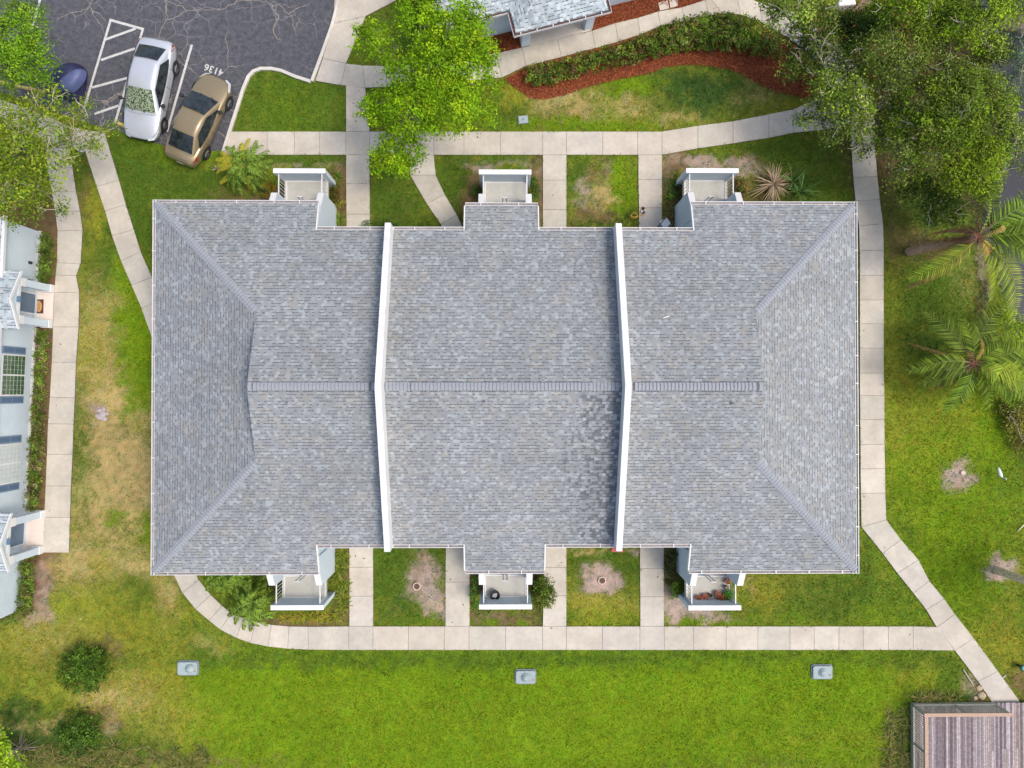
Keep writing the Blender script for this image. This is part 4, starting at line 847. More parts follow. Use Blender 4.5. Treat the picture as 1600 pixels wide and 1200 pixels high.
# =============================================================== BOARDWALK
PLANK = vcmat('weathered_planks', .85, 0, .2, fine=.35, fscale=9)
NEWW = mat('fresh_timber', lin(176, 148, 128)[:3], .8, .12, 8, .2); OLDW = mat('old_grey_timber', lin(160, 158, 142)[:3], .85, .18, 8, .3)
d0 = P(1428, 1102, .3); dx1 = d0.x+9; dy1 = d0.y-7
bw = thing('boardwalk', (d0.x, d0.y, 0), 'weathered timber boardwalk with slatted railing, bottom right corner', 'boardwalk')
m = MB(); x = d0.x+.06; rr = random.Random(5)
PC = [lin(150, 140, 144), lin(165, 155, 156), lin(126, 115, 118), lin(178, 168, 168), lin(138, 126, 124), lin(114, 103, 106), lin(158, 144, 134)]
xe = P(1556, 1100, .3).x
while x < dx1:
    c = rr.choice(PC); w_ = .088; top = d0.y-.03
    y = top if x < xe else top+.12
    while y > dy1:
        L = rr.choice([2.2, 3.1, 3.7]); t = rr.uniform(.75, 1.1); cc = (c[0]*t, c[1]*t, c[2]*t)
        m.prism([(x, y-L+.01), (x+w_, y-L+.01), (x+w_, y), (x, y)], .25, .29+rr.uniform(0, .006), cc); y -= L
        if rr.random() < .5: c = rr.choice(PC)
    x += w_+.012
m.build('planks', PLANK, bw)
m = MB(); m.box(((d0.x+xe)/2, d0.y, .2), (xe-d0.x, .09, .22)); m.box((d0.x, d0.y-3.5-.05, .2), (.09, 7, .22)); m.build('rim_joist', OLDW, bw)
m = MB(); zt = 1.22; m.box(((d0.x+xe)/2+.05, d0.y-.05, zt), (xe-d0.x+.2, .16, .04)); m.box((d0.x+.05-.003, d0.y-.131-3.4, zt), (.16, 6.8, .04)); m.build('handrail', NEWW, bw)
m = MB(); m.box(((d0.x+xe)/2, d0.y-.03, zt-.10), (xe-d0.x, .04, .09)); m.box((d0.x+.03, d0.y-3.5-.06, zt-.10), (.04, 6.9, .09))
k = 0; x = d0.x+.12
while x < xe: m.box((x, d0.y+.0, .78), (.032, .032, .84), rz=0); x += .11
y = d0.y-.12
while y > dy1: m.box((d0.x, y, .78), (.032, .032, .84)); y -= .11
for (a, b_) in ((d0.x, d0.y), (xe, d0.y), (d0.x, d0.y-1.8), (d0.x, d0.y-3.6), ((d0.x+xe)/2, d0.y)): m.box((a+.03, b_-.03, .6), (.09, .09, 1.15))
m.build('balusters', OLDW, bw)

# =============================================================== CARS
def car(name, loc, rz, L, W, Hh, paint, label, wheelbase, front_over, tail_dark=False, sun=None):  # sun: windshield material with painted reflections
    root = thing(name, loc, label, 'car', 'cars parked nose by tail in the lot')
    root.rotation_euler = (0, 0, 0)
    xf = L/2; xr = -L/2; W2 = W/2
    def local(o): return o
    # body shell by sections: (x, half width, shoulder z, centre z, bottom z)
    sec = [(xf, .52*W2, .52, .55, .34), (xf-.10, .74*W2, .60, .64, .26), (xf-.32, .90*W2, .68, .75, .22), (xf-.8, .975*W2, .76, .86, .20), (xf-1.3, .99*W2, .84, .95, .2), (xf-1.9, W2, .88, .98, .2), (0, W2, .90, .98, .2), (xr+1.5, W2, .93, 1.0, .2), (xr+.95, .985*W2, .94, 1.04, .21), (xr+.45, .95*W2, .93, 1.04, .24), (xr+.14, .86*W2, .88, .99, .28), (xr+.03, .74*W2, .78, .86, .32), (xr, .62*W2, .60, .62, .38)]
    vs = []; nn = 13
    for (x, hw, zs, zc, zb) in sec:
        pr = [(-hw*.80, zb), (-hw*.96, zb+.1), (-hw, (zb+zs)/2), (-hw*.985, zs-.08), (-hw*.90, zs), (-hw*.45, zc-.015), (0, zc), (hw*.45, zc-.015), (hw*.90, zs), (hw*.985, zs-.08), (hw, (zb+zs)/2), (hw*.96, zb+.1), (hw*.80, zb)]
        vs += [(x, y, z) for y, z in pr]
    fs = [(i*nn+k, (i+1)*nn+k, (i+1)*nn+k+1, i*nn+k+1) for i in range(len(sec)-1) for k in range(nn-1)]
    fs += [(i*nn+nn-1, (i+1)*nn+nn-1, (i+1)*nn, i*nn) for i in range(len(sec)-1)]
    fs += [tuple(range(nn)), tuple(range(len(sec)*nn-1, (len(sec)-1)*nn-1, -1))]
    fs = [f[::-1] for f in fs]
    m = MB().add(vs, fs); body = m.build('body', paint, root, smooth=True, subsurf=2)
    # cabin: belt outline -> roof outline
    wx0 = xf-front_over-.26; wx1 = wx0-.98; rx1 = xr+1.30; rx0 = xr+.48
    wb_ = W2*.90; wr = W2*.68; zb_ = .93; zr = Hh
    rows = []
    def ring(x, hw, z, crown): return [(x+crown*.0, -hw, z-.02), (x+crown*.6, -hw*.72, z+.008), (x+crown, 0, z+.02), (x+crown*.6, hw*.72, z+.008), (x, hw, z-.02)]
    st = [(wx0, wb_*.93, zb_-.02, .16), (wx1+.02, wr*1.01, zr-.06, .10), (wx1-.4, wr*1.03, zr-.005, .0), ((wx1+rx1)/2-.1, wr*1.02, zr, .0), (rx1+.2, wr*.98, zr-.03, 0), (rx1, wr*.96, zr-.07, -.08), (rx0, wb_*.86, zb_+.05, -.12)]
    vs = []
    for x, hw, z, cw in st: vs += ring(x, hw, z, cw)
    fs = [(i*5+k, i*5+k+1, (i+1)*5+k+1, (i+1)*5+k) for i in range(len(st)-1) for k in range(4)]
    nb_ = len(vs); bel = [(wx0-.1, wb_*.98), (wx1+.02, wb_*1.06), (wx1-.4, wb_*1.07), ((wx1+rx1)/2-.1, wb_*1.07), (rx1+.2, wb_*1.05), (rx1, wb_*1.03), (rx0+.1, wb_*.92)]
    for x, hw in bel: vs += [(x, -hw, zb_-.07), (x, hw, zb_-.07)]
    for i in range(len(st)-1):
        fs.append((nb_+2*i, i*5, (i+1)*5, nb_+2*i+2)); fs.append((i*5+4, nb_+2*i+1, nb_+2*i+3, (i+1)*5+4))
    fs = [f[::-1] for f in fs]
    m = MB().add(vs, fs); m.build('cabin', paint, root, smooth=True, subsurf=2)
    gl = GLASS
    def patch(nm, quad, nu, nv, bulge, mt, off):
        """quad corners a,b,c,d: bilinear patch lifted along its normal"""
        a, b1, c1, d1 = [Vector(q) for q in quad]; nrm = (b1-a).cross(d1-a).normalized()
        if nrm.z < 0: nrm = -nrm
        vs = []; fs = []
        for i in range(nu+1):
            for j in range(nv+1):
                u, v = i/nu, j/nv; p = (a*(1-u)+b1*u)*(1-v)+(d1*(1-u)+c1*u)*v
                p = p+nrm*(off+bulge*(1-(2*u-1)**2)*(1-.3*(2*v-1)**2)); vs.append(p)
        for i in range(nu):
            for j in range(nv): fs.append((i*(nv+1)+j, (i+1)*(nv+1)+j, (i+1)*(nv+1)+j+1, i*(nv+1)+j+1))
        return MB().add(vs, fs).build(nm, mt, root, smooth=True)
    wsd = patch('windshield', [(wx0-.02, -wb_*.86, zb_-.0), (wx0-.02, wb_*.86, zb_-.0), (wx1+.05, wr*.93, zr-.065), (wx1+.05, -wr*.93, zr-.065)], 12, 6, .085, gl if not sun else sun, .022)
    patch('rear_window', [(rx0+.06, -wb_*.76, zb_+.07), (rx0+.06, wb_*.76, zb_+.07), (rx1-.03, wr*.88, zr-.075), (rx1-.03, -wr*.88, zr-.075)], 12, 6, .07, gl, .022)
    for s in (-1, 1):
        q = [(wx0-.30, s*(wb_*1.0), zb_-.03), (wx1+.0, s*(wr*1.02+.035), zr-.13), (rx1+.10, s*(wr*.98+.035), zr-.15), (rx0+.42, s*(wb_*1.0), zb_-.01)]
        m = MB(); n_ = (Vector(q[1])-Vector(q[0])).cross(Vector(q[3])-Vector(q[0])).normalized()
        if n_.y*s < 0: n_ = -n_
        # outward curved band
        vs = []; nu = 10
        for i in range(nu+1):
            u = i/nu; lo = Vector(q[0])*(1-u)+Vector(q[3])*u; hi = Vector(q[1])*(1-u)+Vector(q[2])*u
            lo.y = s*(wb_*(1.055-.10*abs(2*u-1)**3)+.012); hi.y += s*.012
            for v in (0, .5, 1): p = lo*(1-v)+hi*v+n_*(.012+.02*(1-(2*v-1)**2)); vs.append(p)
        fs = [(i*3+j, (i+1)*3+j, (i+1)*3+j+1, i*3+j+1) for i in range(nu) for j in range(2)]
        m.add(vs, fs).build('side_window', gl, root, smooth=True)
        m = MB(); m.box(((wx1+rx1)/2-.05, s*(wb_*1.03+wr*1.03)/2+s*.03, (zb_+zr)/2-.06), (.05, .05, .40)); 
        # mirror
        mm = MB(); mx_ = wx0-.42; mm.lathe((mx_, s*(W2+.10), .98), [(.02, -.07), (.085, -.05), (.10, 0), (.085, .05), (.02, .07)], 12); mm.box((mx_, s*(W2-.0), .93), (.06, .16, .03))
        mm.build('mirror', BLACK, root, smooth=False)
        for xw in (xf-front_over, xf-front_over-wheelbase):
            m = MB(); R_ = .325; n = 24; yy = s*(W2-.09)
            prof = [(R_*.62, -.10), (R_*.93, -.105), (R_, -.08), (R_, .08), (R_*.93, .105), (R_*.62, .10)]
            vs = [(xw+r*math.cos(2*math.pi*k/n), yy+t, R_+.01+r*math.sin(2*math.pi*k/n)) for r, t in prof for k in range(n)]
            fs = [(i*n+k, i*n+(k+1) % n, ((i+1) % 6)*n+(k+1) % n, ((i+1) % 6)*n+k) for i in range(6) for k in range(n)]
            wh = m.add(vs, fs).build('wheel', BLACK, root, smooth=True)
            m = MB(); m.tube([(xw, yy-.04*s, R_+.01), (xw, yy+.03*s, R_+.01)], R_*.63, 20)
            rimd = m.build('rim_backing', DARK, wh)
            m = MB(); m.tube([(xw, yy+.031*s, R_+.01), (xw, yy+.075*s, R_+.01)], R_*.16, 10)
            for k in range(10):
                a = 2*math.pi*k/10; m.tube([(xw+math.cos(a)*.04, yy+.05*s, R_+.01+math.sin(a)*.04), (xw+math.cos(a)*R_*.62, yy+.06*s, R_+.01+math.sin(a)*R_*.62)], [.016, .013], 4)
            m.build('rim', RIM, wh)
            # dark wheel arch
            m = MB(); vs = []; n = 14
            for k in range(n+1):
                a = math.pi*k/n; 
                for r in (R_*.9, R_+.055): vs.append((xw+r*math.cos(a), s*(W2*.985+.012), R_-.02+r*math.sin(a)*1.02))
            m.add(vs, [(2*k, 2*k+1, 2*k+3, 2*k+2) for k in range(n)]).build('wheel_arch', BLACK, root)
        m = MB(); vs = [(xf-.07, s*W2*.42, .60), (xf-.22, s*W2*.70, .66), (xf-.62, s*W2*.93, .75), (xf-.50, s*W2*.93, .62), (xf-.10, s*W2*.72, .50), (xf-.0, s*W2*.45, .53)]
        vs = [Vector(v)+Vector((.035, s*.02, .025)) for v in vs]; m.add(vs, [tuple(range(6))] if s > 0 else [tuple(range(5, -1, -1))]); m.build('headlight', LAMP, root)
        m = MB(); vs = [(xr+.04, s*W2*.60, .82), (xr+.17, s*W2*.90, .87), (xr+.52, s*W2*.955, .90), (xr+.36, s*W2*.975, .76), (xr+.09, s*W2*.90, .70), (xr-.0, s*W2*.62, .70)]
        vs = [Vector((v[0]+.05, v[1]*.95, v[2]+.0)) for v in vs]; m.add(vs, [tuple(range(5, -1, -1))] if s > 0 else [tuple(range(6))]); m.build('taillight', TAIL, root)
        m = MB()
        for hx in ((wx1+.0), (rx1+.35)): m.box((hx-.15, s*(W2+.008), .82), (.17, .025, .03))
        m.build('door_handle', paint, root)
        m = MB()
        for hx in (wx0-.35, wx1-.42, rx1+.02): m.box((hx, s*(W2*.992), .62), (.012, .02, .42))
        m.build('door_seam', DARK, root)
    for sy in (-.35, .25):
        m = MB(); m.tube([(wx0+.06, sy*W2, zb_+.045), (wx0-.18, (sy-.42)*W2, zb_+.15)], .012, 4); m.build('wiper', BLACK, root)
    m = MB(); m.box((xf-.03, 0, .42), (.05, W*.52, .16)); m.box((xf-.05, 0, .28), (.05, W*.6, .07)); m.build('grille', BLACK, root, bevel=.01)
    m = MB(); m.box((xr+.0, 0, .52), (.02, .32, .12)); m.build('number_plate', WHITE, root)
    m = MB(); m.box((xf-1.22, 0, .955), (.012, W*.70, .012)); m.box((xr+.13, 0, .985), (.012, W*.62, .01)); m.build('panel_seam', DARK, root)
    root.rotation_euler = (0, 0, rz)
    for ch in root.children: ch.matrix_parent_inverse = Matrix.Identity(4)
    return root
RIM = mat('alloy', (.35, .35, .36), .35, .1, 9, metal=.8); LAMP = mat('lamp_glass', (.55, .58, .6), .1, .1, 9, spec=.8); TAIL = mat('tail_lamp', (.35, .012, .012), .2, .1, 9)
def carpaint(name, c, met=.45, rough=.28):
    m = mat(name, c, rough, .03, 5, metal=met); b = m.node_tree.nodes['Principled BSDF']; b.inputs['Coat Weight'].default_value = .6; b.inputs['Coat Roughness'].default_value = .06; return m
WS_REFL = mat('windshield_reflection', (.12, .16, .08), .12, .97, 17, spec=.5)  # pale green patches in the colour stand in for a reflected palm
SILVER = carpaint('silver_paint', (.56, .59, .63), .35); GOLD = carpaint('champagne_paint', (.30, .235, .135), .4)
e_ = WS_REFL.node_tree.nodes['Color Ramp'].color_ramp.elements; e_[0].position = .44; e_[1].position = .58; e_[0].color = (.02, .03, .02, 1); e_[1].color = (.34, .42, .26, 1)
def place_car(wf, wr_, left, W):
    """front & rear visible wheel pixels; left=+1 if they are the car's left side"""
    a = P(*wf, .3); b_ = P(*wr_, .3); f = Vector((a.x-b_.x, a.y-b_.y)); wbse = f.length; f.normalize(); lf = Vector((-f.y, f.x))*left
    return a, b_, f, lf, wbse
a, b_, f, lf, wbse = place_car((259, 196), (277, 108), 1, 1.84)
FO, RO = .93, 1.08; Lc = wbse+FO+RO; ctr = Vector((a.x, a.y))+f*FO-f*Lc/2-lf*(.92+.02)
car('silver_car', (ctr.x, ctr.y, .012), math.atan2(f.y, f.x), Lc, 1.84, 1.45, SILVER, 'silver white sedan parked beside the hatched bay', wbse, FO, sun=WS_REFL)
a, b_, f, lf, wbse = place_car((360, 163), (325, 241), -1, 1.78)
FO, RO = .9, .95; Lc = wbse+FO+RO; ctr = Vector((a.x, a.y))+f*FO-f*Lc/2-lf*(.89+.02)
car('gold_car', (ctr.x, ctr.y, .012), math.atan2(f.y, f.x), Lc, 1.78, 1.43, GOLD, 'champagne gold sedan parked beside the kerb, dark windows', wbse, FO)
# covered motorcycle / scooter under a blue tarp
TARP = mat('blue_tarp', lin(88, 98, 138)[:3], .5, .12, 5, .4, bscale=9); TARPD = mat('navy_tarp', lin(42, 42, 76)[:3], .45, .15, 5, .4, bscale=9)
def tarp():
    r = thing('covered_motorcycle', P(108, 140, 0), 'vehicle under a blue and navy tarp beside the hatched bay', 'covered vehicle')
    outl = [(133, 104), (138, 115), (137, 130), (133, 150), (128, 166), (112, 162), (96, 152), (80, 142), (82, 130), (95, 120), (108, 110), (120, 103)]
    for nm, lvl, mt in (('tarp_skirt', [(1, 0), (.98, .25), (.9, .62), (.72, .86), (.4, .98), (.05, 1.0)], TARPD), ('tarp_top', None, TARP)):
        m = MB()
        if lvl:
            c = Vector(G(112, 132)); vs = []; n = len(outl)
            for k, (s, z) in enumerate(lvl):
                for i, q in enumerate(outl):
                    g_ = Vector(G(*q)); w_ = 1+.05*math.sin(i*2.4+k*.7)*(z < .5); p = c+(g_-c)*s*w_; vs.append((p.x, p.y, z*1.0+.013))
            fs = [(k*n+i, k*n+(i+1) % n, (k+1)*n+(i+1) % n, (k+1)*n+i) for k in range(len(lvl)-1) for i in range(n)]+[tuple(range((len(lvl)-1)*n, len(lvl)*n))]
            m.add(vs, [f[::-1] for f in fs]).build(nm, mt, r, smooth=True, subsurf=1)
        else:
            o2 = [(119, 103), (127, 106), (126, 118), (118, 129), (109, 138), (98, 140), (90, 134), (86, 126), (102, 114)]; n = len(o2); c = P(110, 121, 1.1); vs = []
            for k, (s, z) in enumerate([(1.12, .66), (1.0, .93), (.8, 1.06), (.4, 1.12), (.04, 1.13)]):
                for i, q in enumerate(o2):
                    g_ = P(*q, 1.05); p = c+(g_-c)*s; vs.append((p.x, p.y, z))
            fs = [(k*n+i, k*n+(i+1) % n, (k+1)*n+(i+1) % n, (k+1)*n+i) for k in range(4) for i in range(n)]+[tuple(range(4*n, 5*n))]
            m.add(vs, [f[::-1] for f in fs]).build(nm, mt, r, smooth=True, subsurf=1)
tarp()

# =============================================================== SMALL THINGS
LID = mat('pale_lid', lin(148, 163, 163)[:3], .6, .12, 7, var2=.06); LIDD = mat('grey_lid_edge', lin(120, 130, 135)[:3], .7, .1, 7)
for i, (px, py, lb) in enumerate([(294.5, 1043, 'pale grey utility lid in the yellowed lawn, leftmost of the three'), (821, 1056.5, 'pale grey utility lid in the middle of the bright lawn'), (1283.5, 1049, 'pale grey utility lid in the lawn near the boardwalk')]):
    p = P(px, py); r = thing('utility_lid', p, lb, 'utility box', 'utility lids in the back lawn')
    def rr_(a, b_, c_, z): return [(p.x+sx*(a-c_)+c_*math.cos(t), p.y+sy*(b_-c_)+c_*math.sin(t)) for sx, sy, t0 in ((1, 1, 0), (-1, 1, 90), (-1, -1, 180), (1, -1, 270)) for t in [R(t0+k*18) for k in range(6)]]
    MB().prism(rr_(.52, .36, .14, 0), -.02, .06).build('rim', LIDD, r, bevel=.01); MB().prism(rr_(.47, .31, .12, 0), .0605, .15).build('cover', LID, r, bevel=.03)
    MB().lathe((p.x+(.12 if i == 0 else 0), p.y, .15), [(.22, 0), (.21, .03), (.14, .045), (.12, .10), (.05, .115)], 20).build('dome', LID, r, smooth=True)
    MB().box((p.x+.36, p.y-.12, .155), (.1, .08, .01)).build('rust_stain', mat('rust', (.3, .24, .18), .9), r)
p = P(817.5, 187.5); r = thing('valve_box', p, 'small pale green valve box in the lawn above the front walk', 'utility box')
MB().box((p.x, p.y, .03), (.50, .40, .06), rz=.1).build('frame', LIDD, r); MB().box((p.x, p.y, .07), (.44, .34, .03), rz=.1).build('lid', LID, r, bevel=.01)
MB().lathe(tuple(p), [(.05, .08), (.05, .1), (.01, .1)], 10).build('knob', LIDD, r)
RINGC = mat('pale_ring', lin(208, 186, 170)[:3], .8, .1, 14); WOODC = mat('cut_wood', lin(190, 150, 120)[:3], .9, .25, 24)
for px, py, sc, full, lb in ((651.5, 915.5, .19, 0, 'pale ring stump in bare soil left of the centre path'), (940.5, 906.5, .19, 0, 'pale ring stump in round bare patch right of the box bush'), (1503.5, 738.5, .12, 1, 'small pink topped stump in the right lawn near the egret')):
    p = P(px, py); r = thing('tree_stump', p, lb, 'stump', 'cut stumps in bare soil')
    MB().lathe(tuple(p), [(sc*1.05, 0), (sc, .10), (sc*.78, .11), (sc*.74, .07), (sc*.72, .02)], 18).build('ring', RINGC, r); MB().lathe(tuple(p), [(sc*.7, .0), (sc*.68, .06 if not full else .10), (sc*.2, .07 if not full else .105), (sc*.15, .09)], 14).build('core', mat('dark_core', (.12, .08, .06), .9, .3, 20) if not full else RINGC, r)
# rock in dry lawn
ROCKM = mat('pale_rock', lin(172, 162, 160)[:3], .9, .2, 8, .6)
def rock(mb, p, r, sd):
    q = np.random.default_rng(sd); bm = bmesh.new(); bmesh.ops.create_icosphere(bm, subdivisions=2, radius=1)
    off = q.random(3)*2+.3
    vs = [(p.x+v.co.x*r*(.75+.5*q.random()*.5+.2)*off[0]**.2, p.y+v.co.y*r*(.8+.3*q.random()), p.z+max(-.2, v.co.z)*r*.55*(.8+.3*q.random())) for v in bm.verts]
    fs = [tuple(v.index for v in f.verts) for f in bm.faces]; bm.free(); mb.add(vs, fs)
for k, (px, py, r_, lb) in enumerate(((160, 648, .17, 'broken whitish rock heap in the dead grass left of the big roof'), (1530, 1075, .14, 'tan rock by the path end, upper one by the boardwalk'), (1534, 1087, .2, 'large tan rock between path end and boardwalk'), (1524, 1091, .12, 'small tan rock beside the boardwalk rail'))):
    m = MB(); rock(m, P(px, py, .03), r_, k)
    if k == 0:
        for j, (dx, dy) in enumerate(((.22, .05), (-.15, .2), (.1, -.2), (-.25, -.05), (.05, .28), (-.1, -.12))): rock(m, P(px, py, .02)+Vector((dx, dy, 0)), .09+.02*(j % 3), 200+j)
    m.build('rock', ROCKM if k == 0 else mat('tan_rock', lin(176, 160, 130)[:3], .9, .25, 8, .6), None, lb, 'rock')
# plank beside the path
m = MB(); a = P(1505, 1046, .05); b_ = P(1520, 1070, .05); m.tube([a, b_], .04, 5); m.build('edging_board', OLDW, None, 'thin pale board lying along the path near the boardwalk', 'board')
m = MB(); a = P(1567, 1059, .06); b_ = P(1572, 1055, .06); m.tube([a, b_], .02, 5); m.build('white_stake', WHITE, None, 'short white stake beside the path above the boardwalk', 'stake')
# green lamp
p = P(1590, 1039); r = thing('garden_light', p, 'round green garden light in the lawn at the right edge', 'garden light'); GRNM = mat('green_plastic', lin(70, 140, 125)[:3], .5, .1, 8)
MB().lathe(tuple(p), [(.07, 0), (.06, .3), (.15, .33), (.16, .38), (.12, .42)], 16).build('housing', mat('dark_green_plastic', (.02, .06, .045), .5), r); MB().lathe((p.x, p.y, .42), [(.11, 0), (.10, .02), (.05, .025), (.04, .0251)], 16).build('lens', GRNM, r)
# egret
EG = mat('white_feathers', (.82, .82, .78), .8, .05, 14); YB = mat('yellow_beak', (.75, .5, .08), .5, .05, 14)
p0 = P(1565, 742); r = thing('egret', p0, 'white egret standing in the lawn near the right edge', 'bird')
def BP(px, py, z): return P(px, py, z)
m = MB(); m.tube([BP(1559.5, 729.5, .42), BP(1561, 733, .44), BP(1562.3, 738, .47), BP(1563.6, 742, .48), BP(1565, 745, .5), BP(1567, 747.2, .56), BP(1569.5, 747.0, .66), BP(1571.2, 747, .74), BP(1572, 748, .76), BP(1572.4, 749.2, .75)], [.015, .055, .085, .085, .06, .033, .024, .024, .034, .016], 12)
m.build('body', EG, r, smooth=True, subsurf=1); m = MB(); m.tube([BP(1572.4, 749, .75), BP(1572.8, 751.6, .735)], [.014, .003], 6); m.build('beak', YB, r)
for s in (-1, 1):
    m = MB(); q = BP(1563, 740.5, .42); m.tube([q+Vector((s*.035, 0, 0)), q+Vector((s*.04, .02, -.2)), q+Vector((s*.04, -.01, -.42)), q+Vector((s*.04, -.08, -.415))], [.012, .009, .008, .006], 6); m.build('leg', BLACK, r)
# white pole / frond stalk at the right edge
m = MB(); m.tube([P(1590, 830, .03), P(1602, 818, .1)], [.02, .03], 6); m.build('fallen_stalk', mat('pale_stalk', lin(225, 220, 190)[:3], .7), None, 'pale fallen stalk in the grass at the right edge', 'stalk')
# ornaments by the entry
GOLDW = mat('golden_wicker', lin(205, 158, 70)[:3], .7, .3, 25)
p = P(990, 338); m = MB()
for k in range(5):
    m.tube([(p.x+math.cos(t)*(.20-.01*k), p.y+math.sin(t)*(.13-.008*k)+.02, .03+.035*k) for t in [R(170+22*j) for j in range(10)]], .022, 6)
m.tube([(p.x-.15, p.y+.02, .05), (p.x-.05, p.y+.12, .2), (p.x+.1, p.y+.1, .2), (p.x+.19, p.y-.02, .06)], .02, 6); m.build('wicker_basket', GOLDW, None, 'golden wicker basket on the grass beside the path', 'basket')
p = P(1004, 331); r = thing('shoe_tray', p, 'tan tray with brown and white things on the path', 'tray')
m = MB(); m.box((p.x, p.y, .07), (.26, .46, .03), rz=-.35); m.build('tray', mat('tan_tray', lin(190, 160, 135)[:3], .8), r)
for k, (dx, dy, c, s) in enumerate(((.02, .14, 'brown', .07), (.09, .05, 'w', .06), (.02, -.07, 'brown', .06), (-.06, -.02, 'w', .06))):
    MB().lathe((p.x+dx, p.y+dy, .085), [(s, 0), (s*1.1, .05), (s*.6, .1), (.01, .11)], 10).build('item', WHITE if c == 'w' else mat('dark_brown', (.05, .03, .025), .7), r)
p = P(1035, 352); r = thing('folding_chair', p, 'white seated folding chair with dark frame half under the eave', 'chair')
MB().box((p.x+.05, p.y+.0, .45), (.42, .42, .03), rz=.5).build('seat', WHITE, r)
m = MB()
for (a, b_) in (((-.3, -.15), (.1, .3)), ((.1, .3), (.33, .0)), ((-.3, -.15), (.0, -.4)), ((.33, .0), (.0, -.4))): m.tube([(p.x+a[0], p.y+a[1], .47), (p.x+b_[0], p.y+b_[1], .47)], .02, 6)
for a in ((-.3, -.15), (.1, .3), (.33, 0), (0, -.4)): m.tube([(p.x+a[0], p.y+a[1], .47), (p.x+a[0]*.9, p.y+a[1]*.9, .06)], .018, 6)
m.build('frame', BLACK, r)
m = MB(); p = P(964, 858)
for k in range(16): rock(m, Vector((p.x+random.uniform(-.25, .25), p.y+random.uniform(-.1, .1), .04)), .06, k+40)
m.build('brick_pieces', mat('broken_red_brick', lin(190, 95, 88)[:3], .9, .3, 12), None, 'broken red brick pieces in the soil under the eave below the right firewall', 'bricks', kind='stuff')
# pot on balcony S
xa, xb, yi, yw, zf = bS
p = P(773.5, 927, zf); r = thing('black_planter', p, 'round black planter on the lower centre balcony', 'planter')
MB().lathe(tuple(p), [(.16, 0), (.20, .30), (.235, .32), (.235, .36), (.19, .36), (.175, .22), (.02, .22)], 24).build('pot', BLACK, r, smooth=False)
m = MB()
for k in range(7): rock(m, Vector((p.x+random.uniform(-.09, .09), p.y+random.uniform(-.09, .09), zf+.27)), .06, k+80)
m.build('stones', mat('grey_stones', lin(170, 170, 180)[:3], .8, .35, 18), r)
# pots on balcony SE
TERRA = mat('terracotta', lin(176, 98, 70)[:3], .85, .2, 14); GREYPOT = mat('dark_pot', (.07, .06, .055), .7, .2, 10)
xa, xb, yi, yw, zf = bSE
def leaves_at(name, c, n, rad, size, pal, parent, up=.5, seed=0, hz=.6):
    q = np.random.default_rng(seed); d = q.normal(size=(n, 3)); d /= np.linalg.norm(d, axis=1)[:, None]; d[:, 2] = np.abs(d[:, 2])
    ctr = np.array(c)+d*(rad*q.random((n, 1))**.5)*np.array([1, 1, hz]); return leafsoup(name, ctr, d, size, pal, parent, q)
def leafsoup(name, ctr, nrm, size, pal, parent, q, label=None, cat=None, group=None, kind=None, wid=.5, upb=.8, var=.35, m=None):
    n = len(ctr); nn = nrm*.5+q.normal(size=(n, 3))*.55; nn[:, 2] += upb; nn /= np.linalg.norm(nn, axis=1)[:, None]
    t = q.normal(size=(n, 3)); t -= nn*(t*nn).sum(1)[:, None]; t /= np.linalg.norm(t, axis=1)[:, None]; b_ = np.cross(nn, t)
    s = size*(.6+.8*q.random((n, 1))); w_ = s*wid
    V = np.stack([ctr-t*s*.5, ctr+b_*w_*.5, ctr+t*s*.5, ctr-b_*w_*.5], 1).reshape(-1, 3)
    F = np.arange(n*4).reshape(n, 4); pal = np.array(pal); k = q.integers(0, len(pal), n)
    C = pal[k]*(1-var+2*var*q.random((n, 1)))
    return soup(name, V, F, C, m or LEAF, parent, label, cat, group, kind)
POTS = [((1091, 934), .13, TERRA, [(.35, .16, .08), (.25, .10, .05)], 'terracotta pot with reddish plant at the left on the flower balcony'), ((1101.5, 932), .14, TERRA, [(.45, .22, .16), (.3, .2, .08)], 'terracotta pot second from the left on the flower balcony'), ((1109, 929.5), .09, GREYPOT, [(.06, .08, .03)], 'small dark pot between the terracotta and the round pots'),
        ((1121, 927), .13, TERRA, [(.4, .25, .2), (.3, .12, .08)], 'round pot with rim behind the red plant on the flower balcony'), ((1126, 935), .15, GREYPOT, [(.35, .10, .05), (.28, .14, .05), (.2, .08, .03)], 'bushy red leaved plant in a pot on the flower balcony'), ((1137, 928), .15, GREYPOT, [(.10, .26, .04), (.07, .2, .03)], 'bright green plant in a pot by the balcony railing'), ((1136, 908), .12, TERRA, [(.4, .3, .2), (.2, .12, .06)], 'clay pot near the wing wall, topmost on the flower balcony'), ((1134.5, 917), .09, GREYPOT, [(.5, .4, .25)], 'small dark pot with sand above the green plant')]
for i, ((px, py), rr0, mt, pal, lb) in enumerate(POTS):
    p = P(px, py, zf+.12); p.z = zf; r = thing('flower_pot', p, lb, 'flower pot', 'flower pots on the lower right balcony')
    MB().lathe(tuple(p), [(rr0*.7, 0), (rr0*.95, .2), (rr0*1.08, .21), (rr0*1.08, .25), (rr0*.88, .25), (rr0*.8, .18), (.01, .18)], 18).build('pot', mt, r)
    big = i in (4, 5); leaves_at('foliage', (p.x, p.y, p.z+.24), 260 if big else 70, .27 if big else rr0*.8, .09 if big else .05, pal, r, seed=i)

